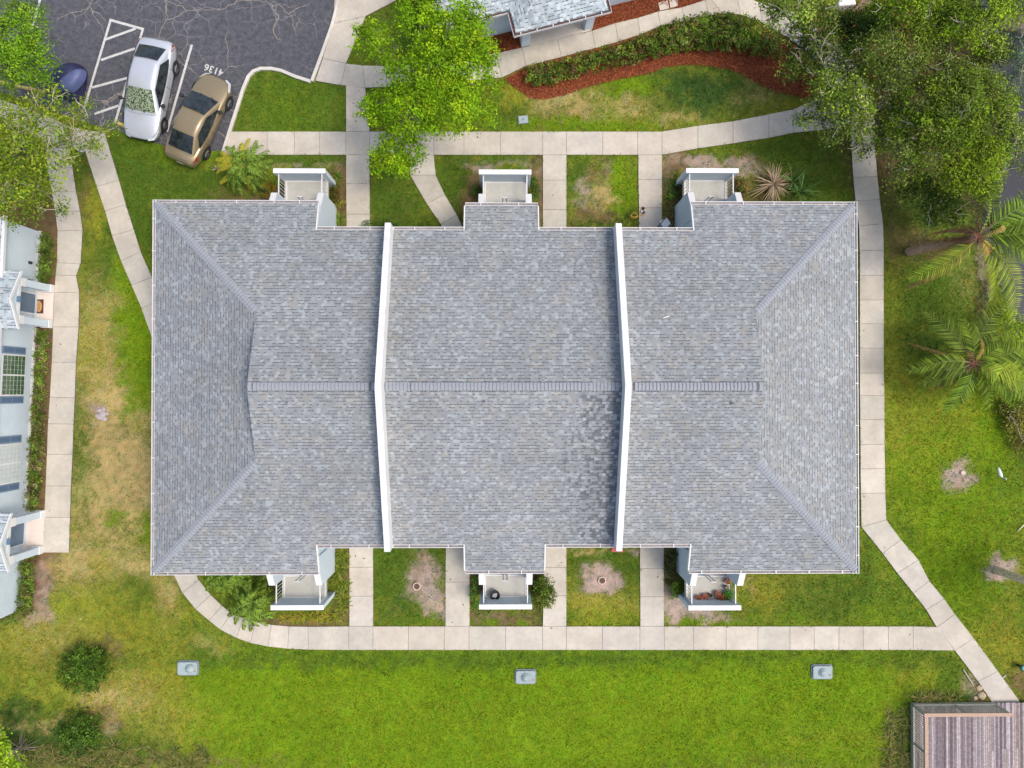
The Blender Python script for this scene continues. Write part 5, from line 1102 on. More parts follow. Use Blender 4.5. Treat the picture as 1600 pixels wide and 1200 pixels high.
# =============================================================== PLANTS
def mkblob(q, c, r, rz, n, clump, per):
    """n clump centres on/in an ellipsoid, per leaves each"""
    d = q.normal(size=(n, 3)); d /= np.linalg.norm(d, axis=1)[:, None]; d[:, 2] = np.abs(d[:, 2])*1.0-.25*(q.random(n) < .35)
    rad = .55+.45*q.random((n, 1))**.6
    cc = np.array(c)+d*rad*np.array([r, r, rz])
    k = np.repeat(cc, per, 0); dd = np.repeat(d, per, 0); off = q.normal(size=k.shape)*clump*np.array([1, 1, .6])
    return k+off, dd, np.repeat(np.arange(n), per)
CLUMPVAR = .42; DK = 2.6
def canopy(root, blobs, dens, leaf, pal, seed, clump=.16, per=26, wid=.5, upb=.8, zs=.75, name='crown'):
    """blobs: (px,py,radius px,z) -> leaf crown mesh"""
    q = np.random.default_rng(seed); CT = []; ND = []; CC = []; pal = np.array(pal)
    if 4 <= seed <= 14: pal = np.concatenate([pal, pal*.62])
    for (px, py, r, z) in blobs:
        c = P(px, py, z); rm_ = r*(H-z)/FPX; n = max(8, int((DK*1.9 if 4 <= seed <= 14 else DK)*dens*rm_*rm_))
        a, d, ci = mkblob(q, tuple(c), rm_, rm_*zs, n, clump, per)
        base = ((.72+.56*q.random()) if seed > 1 else 1)*pal[q.integers(0, len(pal), n)]*(1-CLUMPVAR+2*CLUMPVAR*q.random((n, 1)))
        CT.append(a); ND.append(d); CC.append(base[ci])
    ctr = np.concatenate(CT); nrm = np.concatenate(ND); C = np.concatenate(CC); n = len(ctr)
    nn = nrm*.6+q.normal(size=(n, 3))*.6; nn[:, 2] += upb*.6; nn /= np.linalg.norm(nn, axis=1)[:, None]
    t = q.normal(size=(n, 3)); t -= nn*(t*nn).sum(1)[:, None]; t /= np.linalg.norm(t, axis=1)[:, None]; b_ = np.cross(nn, t)
    s = leaf*(.6+.8*q.random((n, 1))); w_ = s*wid
    V = np.stack([ctr-t*s*.5, ctr+b_*w_*.5, ctr+t*s*.5, ctr-b_*w_*.5], 1).reshape(-1, 3)
    return soup(name, V, np.arange(n*4).reshape(n, 4), C*(.8+.4*q.random((n, 1))), LEAF, root)
def limbs(root, base, tips, r0, seed, mt=BARK, twigs=2, tw=TWIG, twl=.9):
    q = random.Random(seed); m = MB(); t_ = MB(); b0 = Vector(base)
    fork = b0.lerp(Vector((sum(t[0] for t in tips)/len(tips), sum(t[1] for t in tips)/len(tips), sum(t[2] for t in tips)/len(tips))), .45)
    m.tube([b0, b0.lerp(fork, .5)+Vector((q.uniform(-.1, .1), q.uniform(-.1, .1), 0)), fork], [r0*1.2, r0, r0*.8], 9)
    for tp in tips:
        tp = Vector(tp); mid = fork.lerp(tp, .5)+Vector((q.uniform(-.25, .25), q.uniform(-.25, .25), q.uniform(-.1, .3)))
        m.tube([fork, mid, tp], [r0*.6, r0*.38, r0*.14], 7)
        for k in range(twigs):
            a = mid.lerp(tp, q.uniform(.1, 1)); an = q.uniform(0, 6.28); L = q.uniform(.4, 1)*twl
            pts = [a]; 
            for j in range(3):
                an += q.uniform(-.6, .6); a = a+Vector((math.cos(an)*L/3, math.sin(an)*L/3, q.uniform(-.02, .22))); pts.append(a)
            t_.tube(pts, [.017, .013, .009, .005], 4)
            if q.random() < .7: a2 = pts[1]; an2 = an+q.choice((-.8, .8)); t_.tube([a2, a2+Vector((math.cos(an2)*L*.4, math.sin(an2)*L*.4, .12))], [.014, .006], 4)
    m.build('trunk', mt, root, smooth=True)
    if twigs: t_.build('twigs', tw, root)
def tree(name, label, blobs, base, r0, dens, leaf, pal, seed, group=None, clump=.16, per=26, twigs=2, wid=.5, zs=.75, cat='tree', tipdz=.3, twl=.9, upb=.8):
    b0 = P(*base, 0); root = thing(name, b0, label, cat, group)
    if 4 <= seed <= 14: tipdz += .15
    tips = [tuple(P(px, py, z+tipdz)) for px, py, r, z in blobs]
    limbs(root, b0, tips, r0, seed, twigs=twigs, twl=twl)
    canopy(root, blobs, dens, leaf, pal, seed, clump, per, wid, upb, zs); return root
BRIGHT = [(.19, .36, .008), (.24, .42, .008), (.16, .31, .008), (.30, .44, .012), (.18, .34, .008), (.13, .25, .008)]
tree('rain_tree', 'bright yellow green tree spreading over the front walk', [(582, 62, 30, 4.2), (612, 82, 22, 4.3), (655, 28, 38, 4.8), (700, 8, 40, 5), (722, 50, 32, 5), (748, 55, 20, 4.6), (640, 122, 42, 4.6), (690, 105, 52, 5.2), (735, 112, 44, 5), (768, 132, 18, 4.4), (600, 170, 34, 4.2), (645, 175, 46, 4.9), (700, 165, 52, 5.2), (742, 172, 34, 4.6), (612, 215, 16, 4), (622, 238, 36, 3.8), (595, 252, 22, 3.6), (644, 236, 24, 3.8), (620, 258, 20, 3.6), (700, 60, 40, 5.2), (560, 55, 14, 4), (670, 75, 26, 4.8), (760, 85, 22, 4.6), (740, 30, 26, 4.8), (725, 80, 40, 5.2), (665, 140, 50, 5.2), (575, 172, 18, 4)],
     (668, 150), .16, 26, .115, BRIGHT, 1, clump=.13, per=26, twigs=1, zs=.85)
MIDG = [(.12, .25, .012), (.16, .31, .012), (.09, .19, .012), (.22, .36, .02)]
tree('oak_tree', 'dense fine leaved green tree over the parking lot corner', [(15, 15, 40, 5), (45, 30, 30, 5), (20, 60, 45, 5.4), (60, 75, 26, 5), (35, 95, 40, 5), (70, 105, 22, 4.6), (5, 110, 40, 4.8), (-30, 60, 50, 5.5), (55, 120, 20, 4.4)], (10, 110), .2, 24, .10, MIDG, 2, twigs=1, clump=.14, zs=.6)
OLIVE = [(.21, .32, .02), (.28, .38, .02), (.15, .25, .02), (.32, .36, .04), (.12, .21, .02)]
tree('sparse_tree', 'sparse yellow green tree with bare twigs over the left walks', [(20, 165, 22, 4), (60, 165, 24, 4.2), (90, 150, 18, 4.2), (108, 175, 20, 4.2), (135, 172, 16, 4), (30, 205, 36, 4.4), (75, 205, 30, 4.6), (120, 215, 26, 4.2), (150, 205, 12, 4), (20, 245, 40, 4.6), (60, 250, 30, 4.2), (100, 250, 20, 4), (150, 232, 14, 3.6), (15, 290, 36, 4.2), (50, 290, 28, 4), (85, 290, 18, 3.8), (25, 330, 26, 3.6), (60, 325, 20, 3.6), (95, 325, 14, 3.4), (180, 200, 10, 3.6), (-20, 240, 50, 4.6)],
     (-30, 250), .08, 24, .12, OLIVE, 3, clump=.16, per=16, twigs=5, zs=.5, twl=1.1)
FOR = [(.16, .25, .03), (.22, .32, .04), (.10, .17, .02), (.28, .36, .06), (.15, .21, .05)]
FORD = [(.055, .11, .018), (.08, .145, .02), (.07, .13, .025)]
FORB = [(.25, .40, .015), (.33, .46, .025), (.17, .30, .012)]
GRN = 'tangled trees along the pond, top right'
tree('dark_shrub_tree', 'dark glossy leaved tree at the top beside the mulch bend', [(1345, 42, 26, 2.6), (1310, 40, 20, 2.4), (1370, 30, 22, 2.8), (1330, 62, 14, 2.2)], (1330, 60), .1, 34, .12, FORD, 4, GRN, twigs=0)
tree('scrub_tree', 'open leaved tree above the top path, leftmost by the pond wood', [(1215, 22, 18, 4), (1245, 12, 26, 4.6), (1270, 30, 20, 4.2), (1250, 45, 18, 3.8), (1225, 55, 12, 3.4), (1272, 60, 14, 3.6), (1200, 5, 14, 4), (1290, 12, 16, 4.2), (1292, 40, 14, 3.8), (1290, 62, 14, 3.6)], (1262, 70), .12, 20, .12, FOR, 5, GRN, twigs=3, per=20)
tree('scrub_tree', 'low dark tree hiding the bend of the path by the red mulch', [(1250, 95, 20, 2.8), (1235, 110, 16, 2.4), (1270, 120, 16, 3), (1290, 100, 10, 3.2), (1300, 70, 12, 3.4), (1318, 85, 14, 3), (1262, 72, 14, 3.2), (1285, 82, 13, 3.2), (1240, 75, 12, 3), (1310, 108, 15, 3.4), (1335, 118, 16, 3.6)], (1262, 110), .09, 26, .11, FORD+FOR, 6, GRN, twigs=3, per=20)
tree('scrub_tree', 'leafy tree reaching over the junction of the two walks', [(1300, 135, 24, 4.2), (1275, 165, 16, 3.6), (1256, 182, 12, 3.2), (1310, 165, 26, 4.4), (1335, 150, 24, 4.6), (1325, 190, 22, 4.2), (1345, 205, 18, 3.8), (1300, 215, 14, 3.4), (1345, 232, 13, 3.4), (1290, 190, 12, 3.4), (1268, 190, 12, 3.4), (1350, 170, 20, 4), (1340, 130, 20, 4.2), (1285, 145, 18, 4)], (1385, 160), .12, 22, .115, FOR+FORB[:1], 7, GRN, twigs=4, per=20)
tree('mangrove_tree', 'mid green tree with bare grey twigs in the middle of the pond wood', [(1380, 75, 36, 4.6), (1400, 110, 34, 4.8), (1365, 115, 24, 4.2), (1430, 80, 30, 4.8), (1455, 105, 34, 4.8), (1485, 115, 26, 4.6), (1350, 95, 20, 4), (1345, 75, 16, 3.8), (1320, 95, 14, 3.6), (1395, 50, 22, 4.4), (1400, 140, 26, 4.6)], (1430, 110), .16, 20, .10, FOR, 8, GRN, twigs=6, per=20)
tree('mangrove_tree', 'bright topped tree at the top edge of the pond wood', [(1425, 18, 30, 5.5), (1450, 8, 26, 5.5), (1505, 35, 30, 5.8), (1490, 15, 22, 5.4), (1545, 10, 40, 5.6), (1580, 5, 34, 5), (1470, 50, 22, 5), (1395, 12, 22, 5), (1375, 5, 16, 4.6), (1440, 45, 22, 5), (1510, 65, 18, 4.8)], (1480, 40), .16, 24, .11, FORB+FOR[:2], 9, GRN, twigs=2, per=24)
tree('mangrove_tree', 'tree leaning out over the dark water by the fallen trunk', [(1550, 70, 22, 4.2), (1560, 88, 16, 3.8), (1535, 85, 14, 3.6), (1525, 105, 14, 3.6)], (1500, 100), .1, 28, .11, FOR+FORB[:1], 10, GRN, twigs=5)
tree('mangrove_tree', 'large light green tree, biggest crown of the pond wood', [(1440, 160, 36, 5), (1475, 150, 34, 5.4), (1510, 140, 36, 5.6), (1545, 150, 34, 5.2), (1575, 165, 20, 4.4), (1460, 195, 36, 5.2), (1500, 185, 40, 5.8), (1540, 195, 36, 5.4), (1570, 200, 16, 4.2), (1410, 190, 26, 4.4)], (1470, 190), .2, 24, .105, FORB+FOR, 11, GRN, twigs=4)
tree('mangrove_tree', 'olive green tree spreading to the edge of the lawn', [(1390, 215, 26, 3.8), (1415, 235, 30, 4.4), (1450, 240, 34, 4.8), (1395, 180, 22, 4), (1375, 150, 20, 4), (1420, 265, 24, 4), (1360, 180, 16, 3.6), (1370, 225, 14, 3), (1385, 165, 18, 3.8), (1400, 280, 14, 3), (1375, 200, 16, 3.4)], (1430, 220), .16, 20, .10, FOR+OLIVE[:2], 12, GRN, twigs=6, per=20)
tree('mangrove_tree', 'yellow green tree above the leaning palm', [(1500, 240, 34, 4.8), (1535, 245, 32, 5), (1560, 240, 20, 4.4), (1490, 275, 30, 4.2), (1530, 280, 28, 4.4), (1555, 270, 14, 3.8), (1545, 305, 16, 3.6)], (1510, 270), .16, 26, .105, FORB+OLIVE, 13, GRN, twigs=3)
tree('scrub_tree', 'low green scrub between lawn and pond wood, above the palm base', [(1440, 295, 24, 2.4), (1470, 310, 24, 2.6), (1415, 300, 16, 2), (1450, 335, 20, 2), (1495, 330, 16, 2.2), (1480, 345, 12, 1.8)], (1460, 320), .08, 26, .12, FOR+[(.09, .2, .05)], 14, GRN, twigs=4)
TEAL = [(.10, .18, .10), (.14, .24, .14), (.07, .14, .06)]
tree('willow_tree', 'blue green willowy tree at the right edge over the water', [(1592, 60, 14, 3.6), (1590, 90, 13, 3.4), (1594, 125, 16, 3.6), (1590, 150, 12, 3), (1600, 100, 20, 3.8)], (1600, 110), .08, 30, .12, TEAL, 15, GRN, twigs=6, wid=.25)
tree('bank_shrub', 'dark green shrub on the bank beside the pond, right edge', [(1588, 225, 18, 1.8), (1595, 255, 12, 1.6), (1590, 205, 14, 2)], (1590, 225), .06, 34, .11, FORD+FOR, 16, GRN, twigs=2)
tree('bank_shrub', 'green bush at the right edge between the two palms', [(1590, 510, 22, 1.6), (1575, 540, 20, 1.4), (1590, 575, 26, 1.6), (1570, 500, 14, 1.2), (1595, 620, 18, 1.2), (1570, 620, 12, 1)], (1590, 560), .06, 30, .12, FORB+FOR, 17, twigs=1, wid=.3)
tree('bank_shrub', 'low dark brown green weeds along the right edge above the egret', [(1592, 640, 22, .4), (1590, 665, 18, .4), (1598, 690, 16, .4), (1575, 640, 10, .3)], (1595, 660), .03, 40, .10, [(.2, .2, .03), (.12, .10, .03), (.25, .24, .05)], 18, twigs=2, zs=.5)
tree('bank_shrub', 'leafy green plant poking in at the left edge near the bottom', [(0, 1150, 12, 2), (-5, 1170, 16, 2.2), (5, 1190, 16, 2), (30, 1196, 16, 1.6)], (0, 1180), .05, 40, .12, FORB, 19, twigs=1)
# fallen grey trunk over the water
m = MB(); m.tube([P(1500, 40, .6), P(1545, 33, 1.0), P(1575, 34, 1.2), P(1640, 46, 1.0)], [.25, .38, .42, .4], 10); m.tube([P(1530, 18, .7), P(1580, 22, 1.4), P(1640, 15, 1.6)], [.12, .26, .3], 9); m.tube([P(1556, 30, 1.5), P(1557, 45, 2.2), P(1553, 60, 2.8)], [.1, .07, .05], 7)
m.build('fallen_tree', mat('grey_bark', lin(112, 104, 92)[:3], .95, .35, 6, .8), None, 'thick grey fallen trunk lying across the pond corner', 'fallen tree', smooth=True)
# shed-like white and brown bits
m = MB(); m.prism([G(1302, 18), G(1304, 8), G(1328, 5), G(1331, 15)], 0, .5); m.build('white_bench', WHITE, None, 'small white bench half hidden under trees at the top', 'bench', bevel=.06)
m = MB()
for k in range(7): m.tube([P(1330+k*3, 20-k*1, .3), P(1352+k*3, -4, .5)], .05, 5)
m.build('timber_pile', mat('grey_brown_wood', lin(140, 118, 96)[:3], .9, .2), None, 'pile of grey brown poles at the top edge among the trees', 'timber')

# hedges / bushes ------------------------------------------------
def bush(name, label, blobs, pal, seed, dens=60, leaf=.09, cat='bush', group=None, per=16, clump=.07, twig=True, wid=.55, zs=1.0, stems=True):
    px, py, r, z = blobs[0]; root = thing(name, P(px, py, 0), label, cat, group)
    canopy(root, blobs, dens, leaf, pal, seed, clump, per, wid, .7, zs, name='foliage')
    m = MB(); q = random.Random(seed)
    for px, py, r, z in blobs:
        b0 = P(px, py, 0)
        for k in range(3): m.tube([b0, b0+Vector((q.uniform(-.3, .3)*r*.03, q.uniform(-.3, .3)*r*.03, max(.1, z)))], [.02, .01], 5)
    m.build('stems', BARK, root); return root
HG = [(.08, .15, .015), (.12, .21, .02), (.16, .26, .03), (.20, .24, .06), (.06, .11, .015)]
HGB = HG+[(.16, .11, .05), (.20, .24, .03)]
hb = []
for i in range(31):
    t = i/30; xs = [830, 870, 920, 970, 1020, 1060, 1110, 1160, 1205]; ys = [120, 113, 99, 87, 72, 58, 52, 54, 72]; hw = [15, 14, 14, 15, 17, 22, 25, 25, 20]
    k = min(7, int(t*8)); f_ = t*8-k; x = xs[k]*(1-f_)+xs[k+1]*f_; y = ys[k]*(1-f_)+ys[k+1]*f_; r_ = hw[k]*(1-f_)+hw[k+1]*f_
    hb.append((x, y-r_*.48-1, r_*.80, .35)); hb.append((x+4, y+r_*.34, r_*.80, .35))
bush('clipped_hedge', 'long clipped green hedge along the top walk over red mulch', hb, HGB, 30, dens=42, leaf=.10, cat='hedge', zs=1.0)
bush('round_bush', 'clipped round dark bush in the yellowed lawn, upper of two', [(135, 1043, 40, .3), (120, 1043, 28, .55), (150, 1040, 28, .55), (135, 1060, 24, .5), (135, 1026, 24, .5)], [(.07, .15, .015), (.10, .19, .02), (.14, .25, .03), (.05, .10, .012)], 31, dens=34)
bush('round_bush', 'dark spreading bush in the lawn at the bottom left, lower of two', [(128, 1135, 34, .1), (115, 1145, 26, .3), (140, 1140, 24, .3), (125, 1160, 26, .15)], [(.06, .13, .015), (.09, .17, .015), (.12, .21, .03), (.04, .09, .012)], 32, dens=34, zs=.7)
bush('box_bush', 'square clipped olive bush beside the lower centre balcony', [(845, 914, 13, .6), (856, 914, 12, .6), (845, 934, 13, .6), (857, 933, 12, .6), (850, 924, 15, .8), (846, 941, 11, .5), (857, 941, 9, .5), (848, 925, 12, .2)], HG+[(.16, .18, .03), (.12, .14, .02)], 33, dens=60)
lb = []
for y in np.arange(372, 440, 9): lb.append((72+(y-372)*-.02, float(y), 10, .3))
bush('foundation_shrubs', 'green shrub row by the left building above its upper porch', lb, HG+[(.12, .24, .02), (.15, .26, .02)], 34, cat='shrubs', dens=55)
lb = []
for y in np.arange(520, 798, 9): lb.append((68-(y-520)*.062, float(y), 10.5, .3))
bush('foundation_shrubs', 'long mottled shrub row by the left building between its porches', lb, HGB+[(.14, .24, .03), (.22, .19, .10)], 35, cat='shrubs', dens=55)
lb = []
for y in np.arange(872, 960, 9): lb.append((44-(y-872)*.05, float(y), 12, .3))
lb += [(25, 962, 12, .3), (10, 965, 12, .2)]
bush('foundation_shrubs', 'shrub row by the left building below its lower porch', lb, HGB, 36, cat='shrubs', dens=50)
SM = [((440, 250, 1, 0), 0)]
for i, (bl, pal, lb_) in enumerate([
    ([(525, 305, 9, .2), (530, 318, 9, .2), (524, 293, 7, .2)], [(.22, .20, .03), (.12, .13, .02), (.18, .16, .03)], 'olive yellow shrub by the upper left balcony wall'),
    ([(575, 352, 7, .3), (590, 353, 8, .3), (604, 352, 8, .3), (618, 354, 6, .2)], FORD, 'small dark plants under the eave left of the left firewall'),
    ([(660, 356, 6, .2), (674, 357, 6, .2)], FORD, 'tiny dark plants under the eave right of the left firewall'),
    ([(834, 282, 7, .2), (836, 296, 8, .3), (835, 308, 7, .3)], [(.07, .15, .02), (.10, .2, .03)], 'small green shrub between upper centre balcony and path'),
    ([(743, 295, 6, .2), (742, 303, 6, .2)], FORD, 'small dark shrub left of the upper centre balcony'),
    ([(1052, 298, 8, .2), (1058, 286, 8, .2), (1048, 308, 6, .2)], [(.10, .22, .02), (.08, .15, .02)], 'green shrub beside the upper right balcony'),
    ([(1156, 290, 10, .2), (1164, 300, 9, .2), (1152, 306, 8, .1)], [(.13, .15, .02), (.25, .16, .04), (.08, .12, .02)], 'orange green shrub right of the upper right balcony'),
    ([(1050, 868, 9, .3), (1046, 882, 9, .3), (1050, 895, 8, .3), (1046, 905, 7, .2)], [(.05, .08, .015), (.08, .12, .02), (.04, .06, .015)], 'dark shrub strip beside the lower right side wall'),
    ([(1056, 918, 11, .3), (1053, 926, 9, .2)], [(.12, .22, .02), (.10, .17, .02)], 'round green shrub left of the flower balcony'),
    ([(741, 905, 6, .2), (741, 918, 7, .3), (742, 930, 7, .3), (744, 942, 6, .2)], [(.08, .19, .02), (.12, .25, .03)], 'green plants squeezed left of the lower centre balcony'),
    ([(414, 900, 10, .4), (412, 915, 8, .3), (418, 925, 6, .2)], FORD+FOR, 'dark shrub in the corner beside the lower left balcony'),
    ([(417, 300, 9, .3), (424, 290, 7, .2)], [(.35, .2, .02), (.2, .18, .02), (.05, .07, .02)], 'orange tinted shrub between the cycad and the upper left balcony')]):
    bush('small_shrub', lb_, bl, pal, 50+i, dens=75, leaf=.08, cat='shrub', group='shrubs planted by the balconies')

# strappy plants and palms ----------------------------------------
def blades(name, label, center, n, L, w_, pal, seed, cat='plant', group=None, z0=.05, up=(.2, 1.0), droop=.6, spread=0, mt=None, parent=None, part='blades', arc=(0, 6.283)):
    """rosette(s) of long curved blades"""
    q = np.random.default_rng(seed); cs = center if isinstance(center[0], tuple) else [center]
    root = parent or thing(name, P(*cs[0], 0), label, cat, group); V = []; C = []; pal = np.array(pal)
    for c in cs:
        b0 = P(*c, z0)
        for k in range(n):
            an = q.uniform(*arc); e_ = q.uniform(*up); l_ = L*q.uniform(.65, 1.1); d = np.array([math.cos(an), math.sin(an)]); s_ = np.array([-d[1], d[0]])
            o_ = q.normal(size=2)*spread; cc = pal[q.integers(len(pal))]*q.uniform(.7, 1.3); pts = []
            for j in range(6):
                t = j/5; rad = l_*t*math.cos(e_)*(1+.2*t); z = z0+l_*(math.sin(e_)*t-droop*t*t*.75); ww = w_*(1-t)**.6*(.5+.9*min(1, t*3))*.5+.002
                p = np.array([b0.x, b0.y])+o_+d*rad; pts.append((np.array([p[0]-s_[0]*ww, p[1]-s_[1]*ww, max(z, .02)]), np.array([p[0]+s_[0]*ww, p[1]+s_[1]*ww, max(z, .02)])))
            for j in range(5): V += [pts[j][0], pts[j][1], pts[j+1][1], pts[j+1][0]]; C.append(cc*(.75+.35*j/4))
    V = np.array(V); soup(part, V, np.arange(len(V)).reshape(-1, 4), np.array(C), LEAF, root)
    if parent is None:
        m = MB()
        for c in cs: m.lathe(tuple(P(*c, 0)), [(.03, 0), (.03, z0*.8), (.01, z0)], 6)
        m.build('base', BARK, root)
    return root
STRAP = [(.22, .26, .02), (.12, .20, .02), (.28, .28, .05), (.09, .16, .02)]
sp = [(533+random.uniform(-7, 7), y+random.uniform(-3, 3)) for y in range(862, 965, 8)]
blades('strap_plants', 'strip of yellow green strappy plants beside the lower left walk', sp, 22, .55, .035, STRAP, 60, cat='border plants')
sp = [(x+random.uniform(-3, 3), 963+random.uniform(-3, 3)) for x in range(445, 535, 9)]
blades('strap_plants', 'row of yellow strappy plants below the lower left balcony', sp, 18, .45, .03, [(.35, .32, .03), (.22, .26, .02), (.3, .22, .04)], 61, cat='border plants')
blades('strap_plants', 'spiky yellow green plant at the foot of the upper left wall', (531, 343), 36, .5, .03, [(.25, .32, .04), (.14, .24, .03)], 62, cat='plant')
blades('strap_plants', 'upright green strappy clump right of the upper left balcony', [(524, 275), (528, 283)], 20, .5, .03, STRAP, 63, cat='plant')
blades('strap_plants', 'brown green strappy row between path and upper right wall', [(1044, 322), (1048, 332), (1045, 342), (1043, 312), (1042, 352)], 18, .45, .03, [(.25, .2, .05), (.15, .13, .04), (.3, .24, .08)], 64, cat='border plants')
blades('strap_plants', 'green strappy tuft left of the upper right balcony', [(1058, 272), (1050, 282)], 20, .45, .03, STRAP, 65, cat='plant')
blades('strap_plants', 'low green strappy row by the lower centre balcony front', [(745, 950), (752, 957), (762, 959)], 16, .35, .025, [(.12, .22, .03), (.2, .22, .04)], 66, cat='plant')
blades('dry_agave', 'dried straw coloured rosette plant beside the green palmetto', (1208, 288), 110, 1.1, .032, [(.50, .38, .24), (.40, .28, .17), (.55, .44, .30), (.30, .2, .12)], 67, cat='dry plant', z0=.3, up=(.1, 1.2), droop=.75)
blades('dry_tuft', 'small bleached dry tuft left of the cycad', (340, 264), 26, .32, .03, [(.6, .5, .38), (.45, .36, .26)], 68, cat='dry plant', z0=.05)
blades('palmetto', 'green palmetto clump with stiff leaves right of the dry rosette', [(1238, 285), (1250, 300)], 26, 1.1, .05, [(.06, .14, .03), (.10, .20, .04), (.05, .11, .03), (.16, .28, .08)], 69, cat='palmetto', z0=.2, up=(.2, 1.2), droop=.4)
blades('dry_tuft', 'dead twiggy tuft by the lower dark bush, bottom left', [(25, 1175), (35, 1168)], 20, .9, .02, [(.42, .36, .28), (.3, .26, .2)], 70, cat='dry plant', z0=.1)
# rough grass along the bottom left and other edges
sp = [(random.uniform(0, 330), random.uniform(1165, 1200)) for _ in range(90)]+[(random.uniform(1385, 1425), random.uniform(1110, 1200)) for _ in range(40)]+[(random.uniform(1430, 1500), random.uniform(1088, 1100)) for _ in range(20)]
blades('tall_grass', 'rough tall grass at the lawn edges along the bottom', sp, 16, .5, .022, [(.14, .20, .03), (.24, .22, .06), (.08, .13, .02), (.3, .25, .1)], 71, cat='grass')
bpy.data.objects['tall_grass']['kind'] = 'stuff'

def frond(V, C, base, tip, arch, lw, ll, pal, q, nleaf=26, sag=.35, rach=(.28, .30, .06), rr_=.022, gap=.18):
    """pinnate frond from base to tip (Vectors) with raised arch"""
    base = np.array(base); tip = np.array(tip); d = tip-base; hd = d.copy(); hd[2] = 0; L = np.linalg.norm(hd); hd /= max(L, 1e-6); sd = np.array([-hd[1], hd[0], 0])
    bend = q.normal()*.08*L
    def at(t): p = base+d*t; p = p+sd*bend*math.sin(math.pi*t); p[2] += arch*math.sin(math.pi*min(1, t*.9)); return p
    N = 14; pr = None
    for i in range(N+1):
        t = i/N; p = at(t); w_ = rr_*(1-.8*t)
        if pr is not None:
            V += [pr[0]-sd*pr[1], pr[0]+sd*pr[1], p+sd*w_, p-sd*w_]; C.append(np.array(rach)*q.uniform(.85, 1.15))
            V += [pr[0]-np.array([0, 0, pr[1]]), pr[0]+np.array([0, 0, pr[1]]), p+np.array([0, 0, w_]), p-np.array([0, 0, w_])]; C.append(np.array(rach))
        pr = (p, w_)
    pal = np.array(pal)
    for i in range(nleaf):
        t = gap+(1-gap)*i/(nleaf-1); p = at(t); e_ = .01; tg = at(min(1, t+.02))-at(t-.02); tg /= np.linalg.norm(tg)
        l_ = ll*math.sin(math.pi*(.18+.74*t))*q.uniform(.85, 1.1)+.05
        for s in (-1, 1):
            dr = tg*.62+sd*s*.8+np.array([0, 0, q.uniform(-.1, .15)]); dr /= np.linalg.norm(dr); cc = pal[q.integers(len(pal))]*q.uniform(.75, 1.25)
            m1 = p+dr*l_*.5; m2 = p+dr*l_; m1[2] -= sag*l_*.15; m2[2] -= sag*l_*.6; wv = np.cross(dr, np.array([0, 0, 1.])); wv /= max(1e-6, np.linalg.norm(wv)); wv = wv*lw*.5
            V += [p-wv*.5, p+wv*.5, m1+wv, m1-wv]; C.append(cc); V += [m1-wv, m1+wv, m2+wv*.15, m2-wv*.15]; C.append(cc*1.05)
def palm(name, label, base, crown, zc, fr, seed, trunk_r=.17, cat='palm tree', group=None, dead=(), lw=.034, core=True, bark=None):
    """fr: list of (tip px,py,z, leaflet length, palette key)"""
    q = np.random.default_rng(seed); root = thing(name, P(*base, 0), label, cat, group); c = P(*crown, zc); V = []; C = []
    PAL = {'g': [(.12, .19, .018), (.21, .30, .028), (.045, .085, .008)], 'y': [(.30, .40, .03), (.38, .44, .05), (.14, .24, .03)], 'd': [(.09, .14, .018), (.18, .25, .035), (.03, .055, .008)], 'c': [(.15, .25, .03), (.25, .37, .05), (.05, .10, .015)], 'k': [(.42, .42, .03), (.5, .38, .03), (.25, .32, .03)], 'o': [(.42, .28, .06), (.5, .36, .12)], 'b': [(.26, .14, .05), (.32, .19, .08), (.18, .1, .05)], 't': [(.14, .24, .02), (.24, .36, .04), (.05, .10, .01)]}
    RC = {'c': (.3, .42, .08), 'k': (.5, .45, .1), 'g': (.22, .30, .06), 'y': (.42, .42, .05), 'd': (.20, .26, .10), 'o': (.55, .36, .1), 'b': (.34, .2, .1), 't': (.3, .38, .15)}
    for (tx_, ty_, tz, ll, k, *r) in fr:
        nl = int((r[0] if r else 30)*1.1)
        frond(V, C, tuple(c), tuple(P(tx_, ty_, tz)), .5+.05*q.normal(), lw, ll, PAL[k], q, nleaf=nl, rach=RC[k], sag=.9 if k in 'bo' else .4)
    V = np.array(V); soup('crown', V, np.arange(len(V)).reshape(-1, 4), np.array(C), LEAF, root)
    m = MB(); b0 = P(*base, 0); n = 16; pts = [b0.lerp(c, i/n) for i in range(n+1)]; m.tube(pts, [trunk_r*(1.35-.4*i/n)*(1+.07*(i % 2)) for i in range(n+1)], 12); m.build('trunk', mat('palm_bark', bark or lin(172, 144, 122)[:3], .95, .4, 8, .6), root, smooth=False)
    if core:
        m = MB(); r2 = random.Random(seed)
        for k in range(26):
            an = r2.uniform(0, 6.28); l_ = r2.uniform(.2, .55); m.tube([c, c+Vector((math.cos(an)*l_*.5, math.sin(an)*l_*.5, .12)), c+Vector((math.cos(an)*l_, math.sin(an)*l_, -.05))], [.035, .03, .008], 4)
        m.build('leaf_bases', mat('palm_boots', lin(120, 82, 66)[:3], .95, .4, 12), root)
    return root
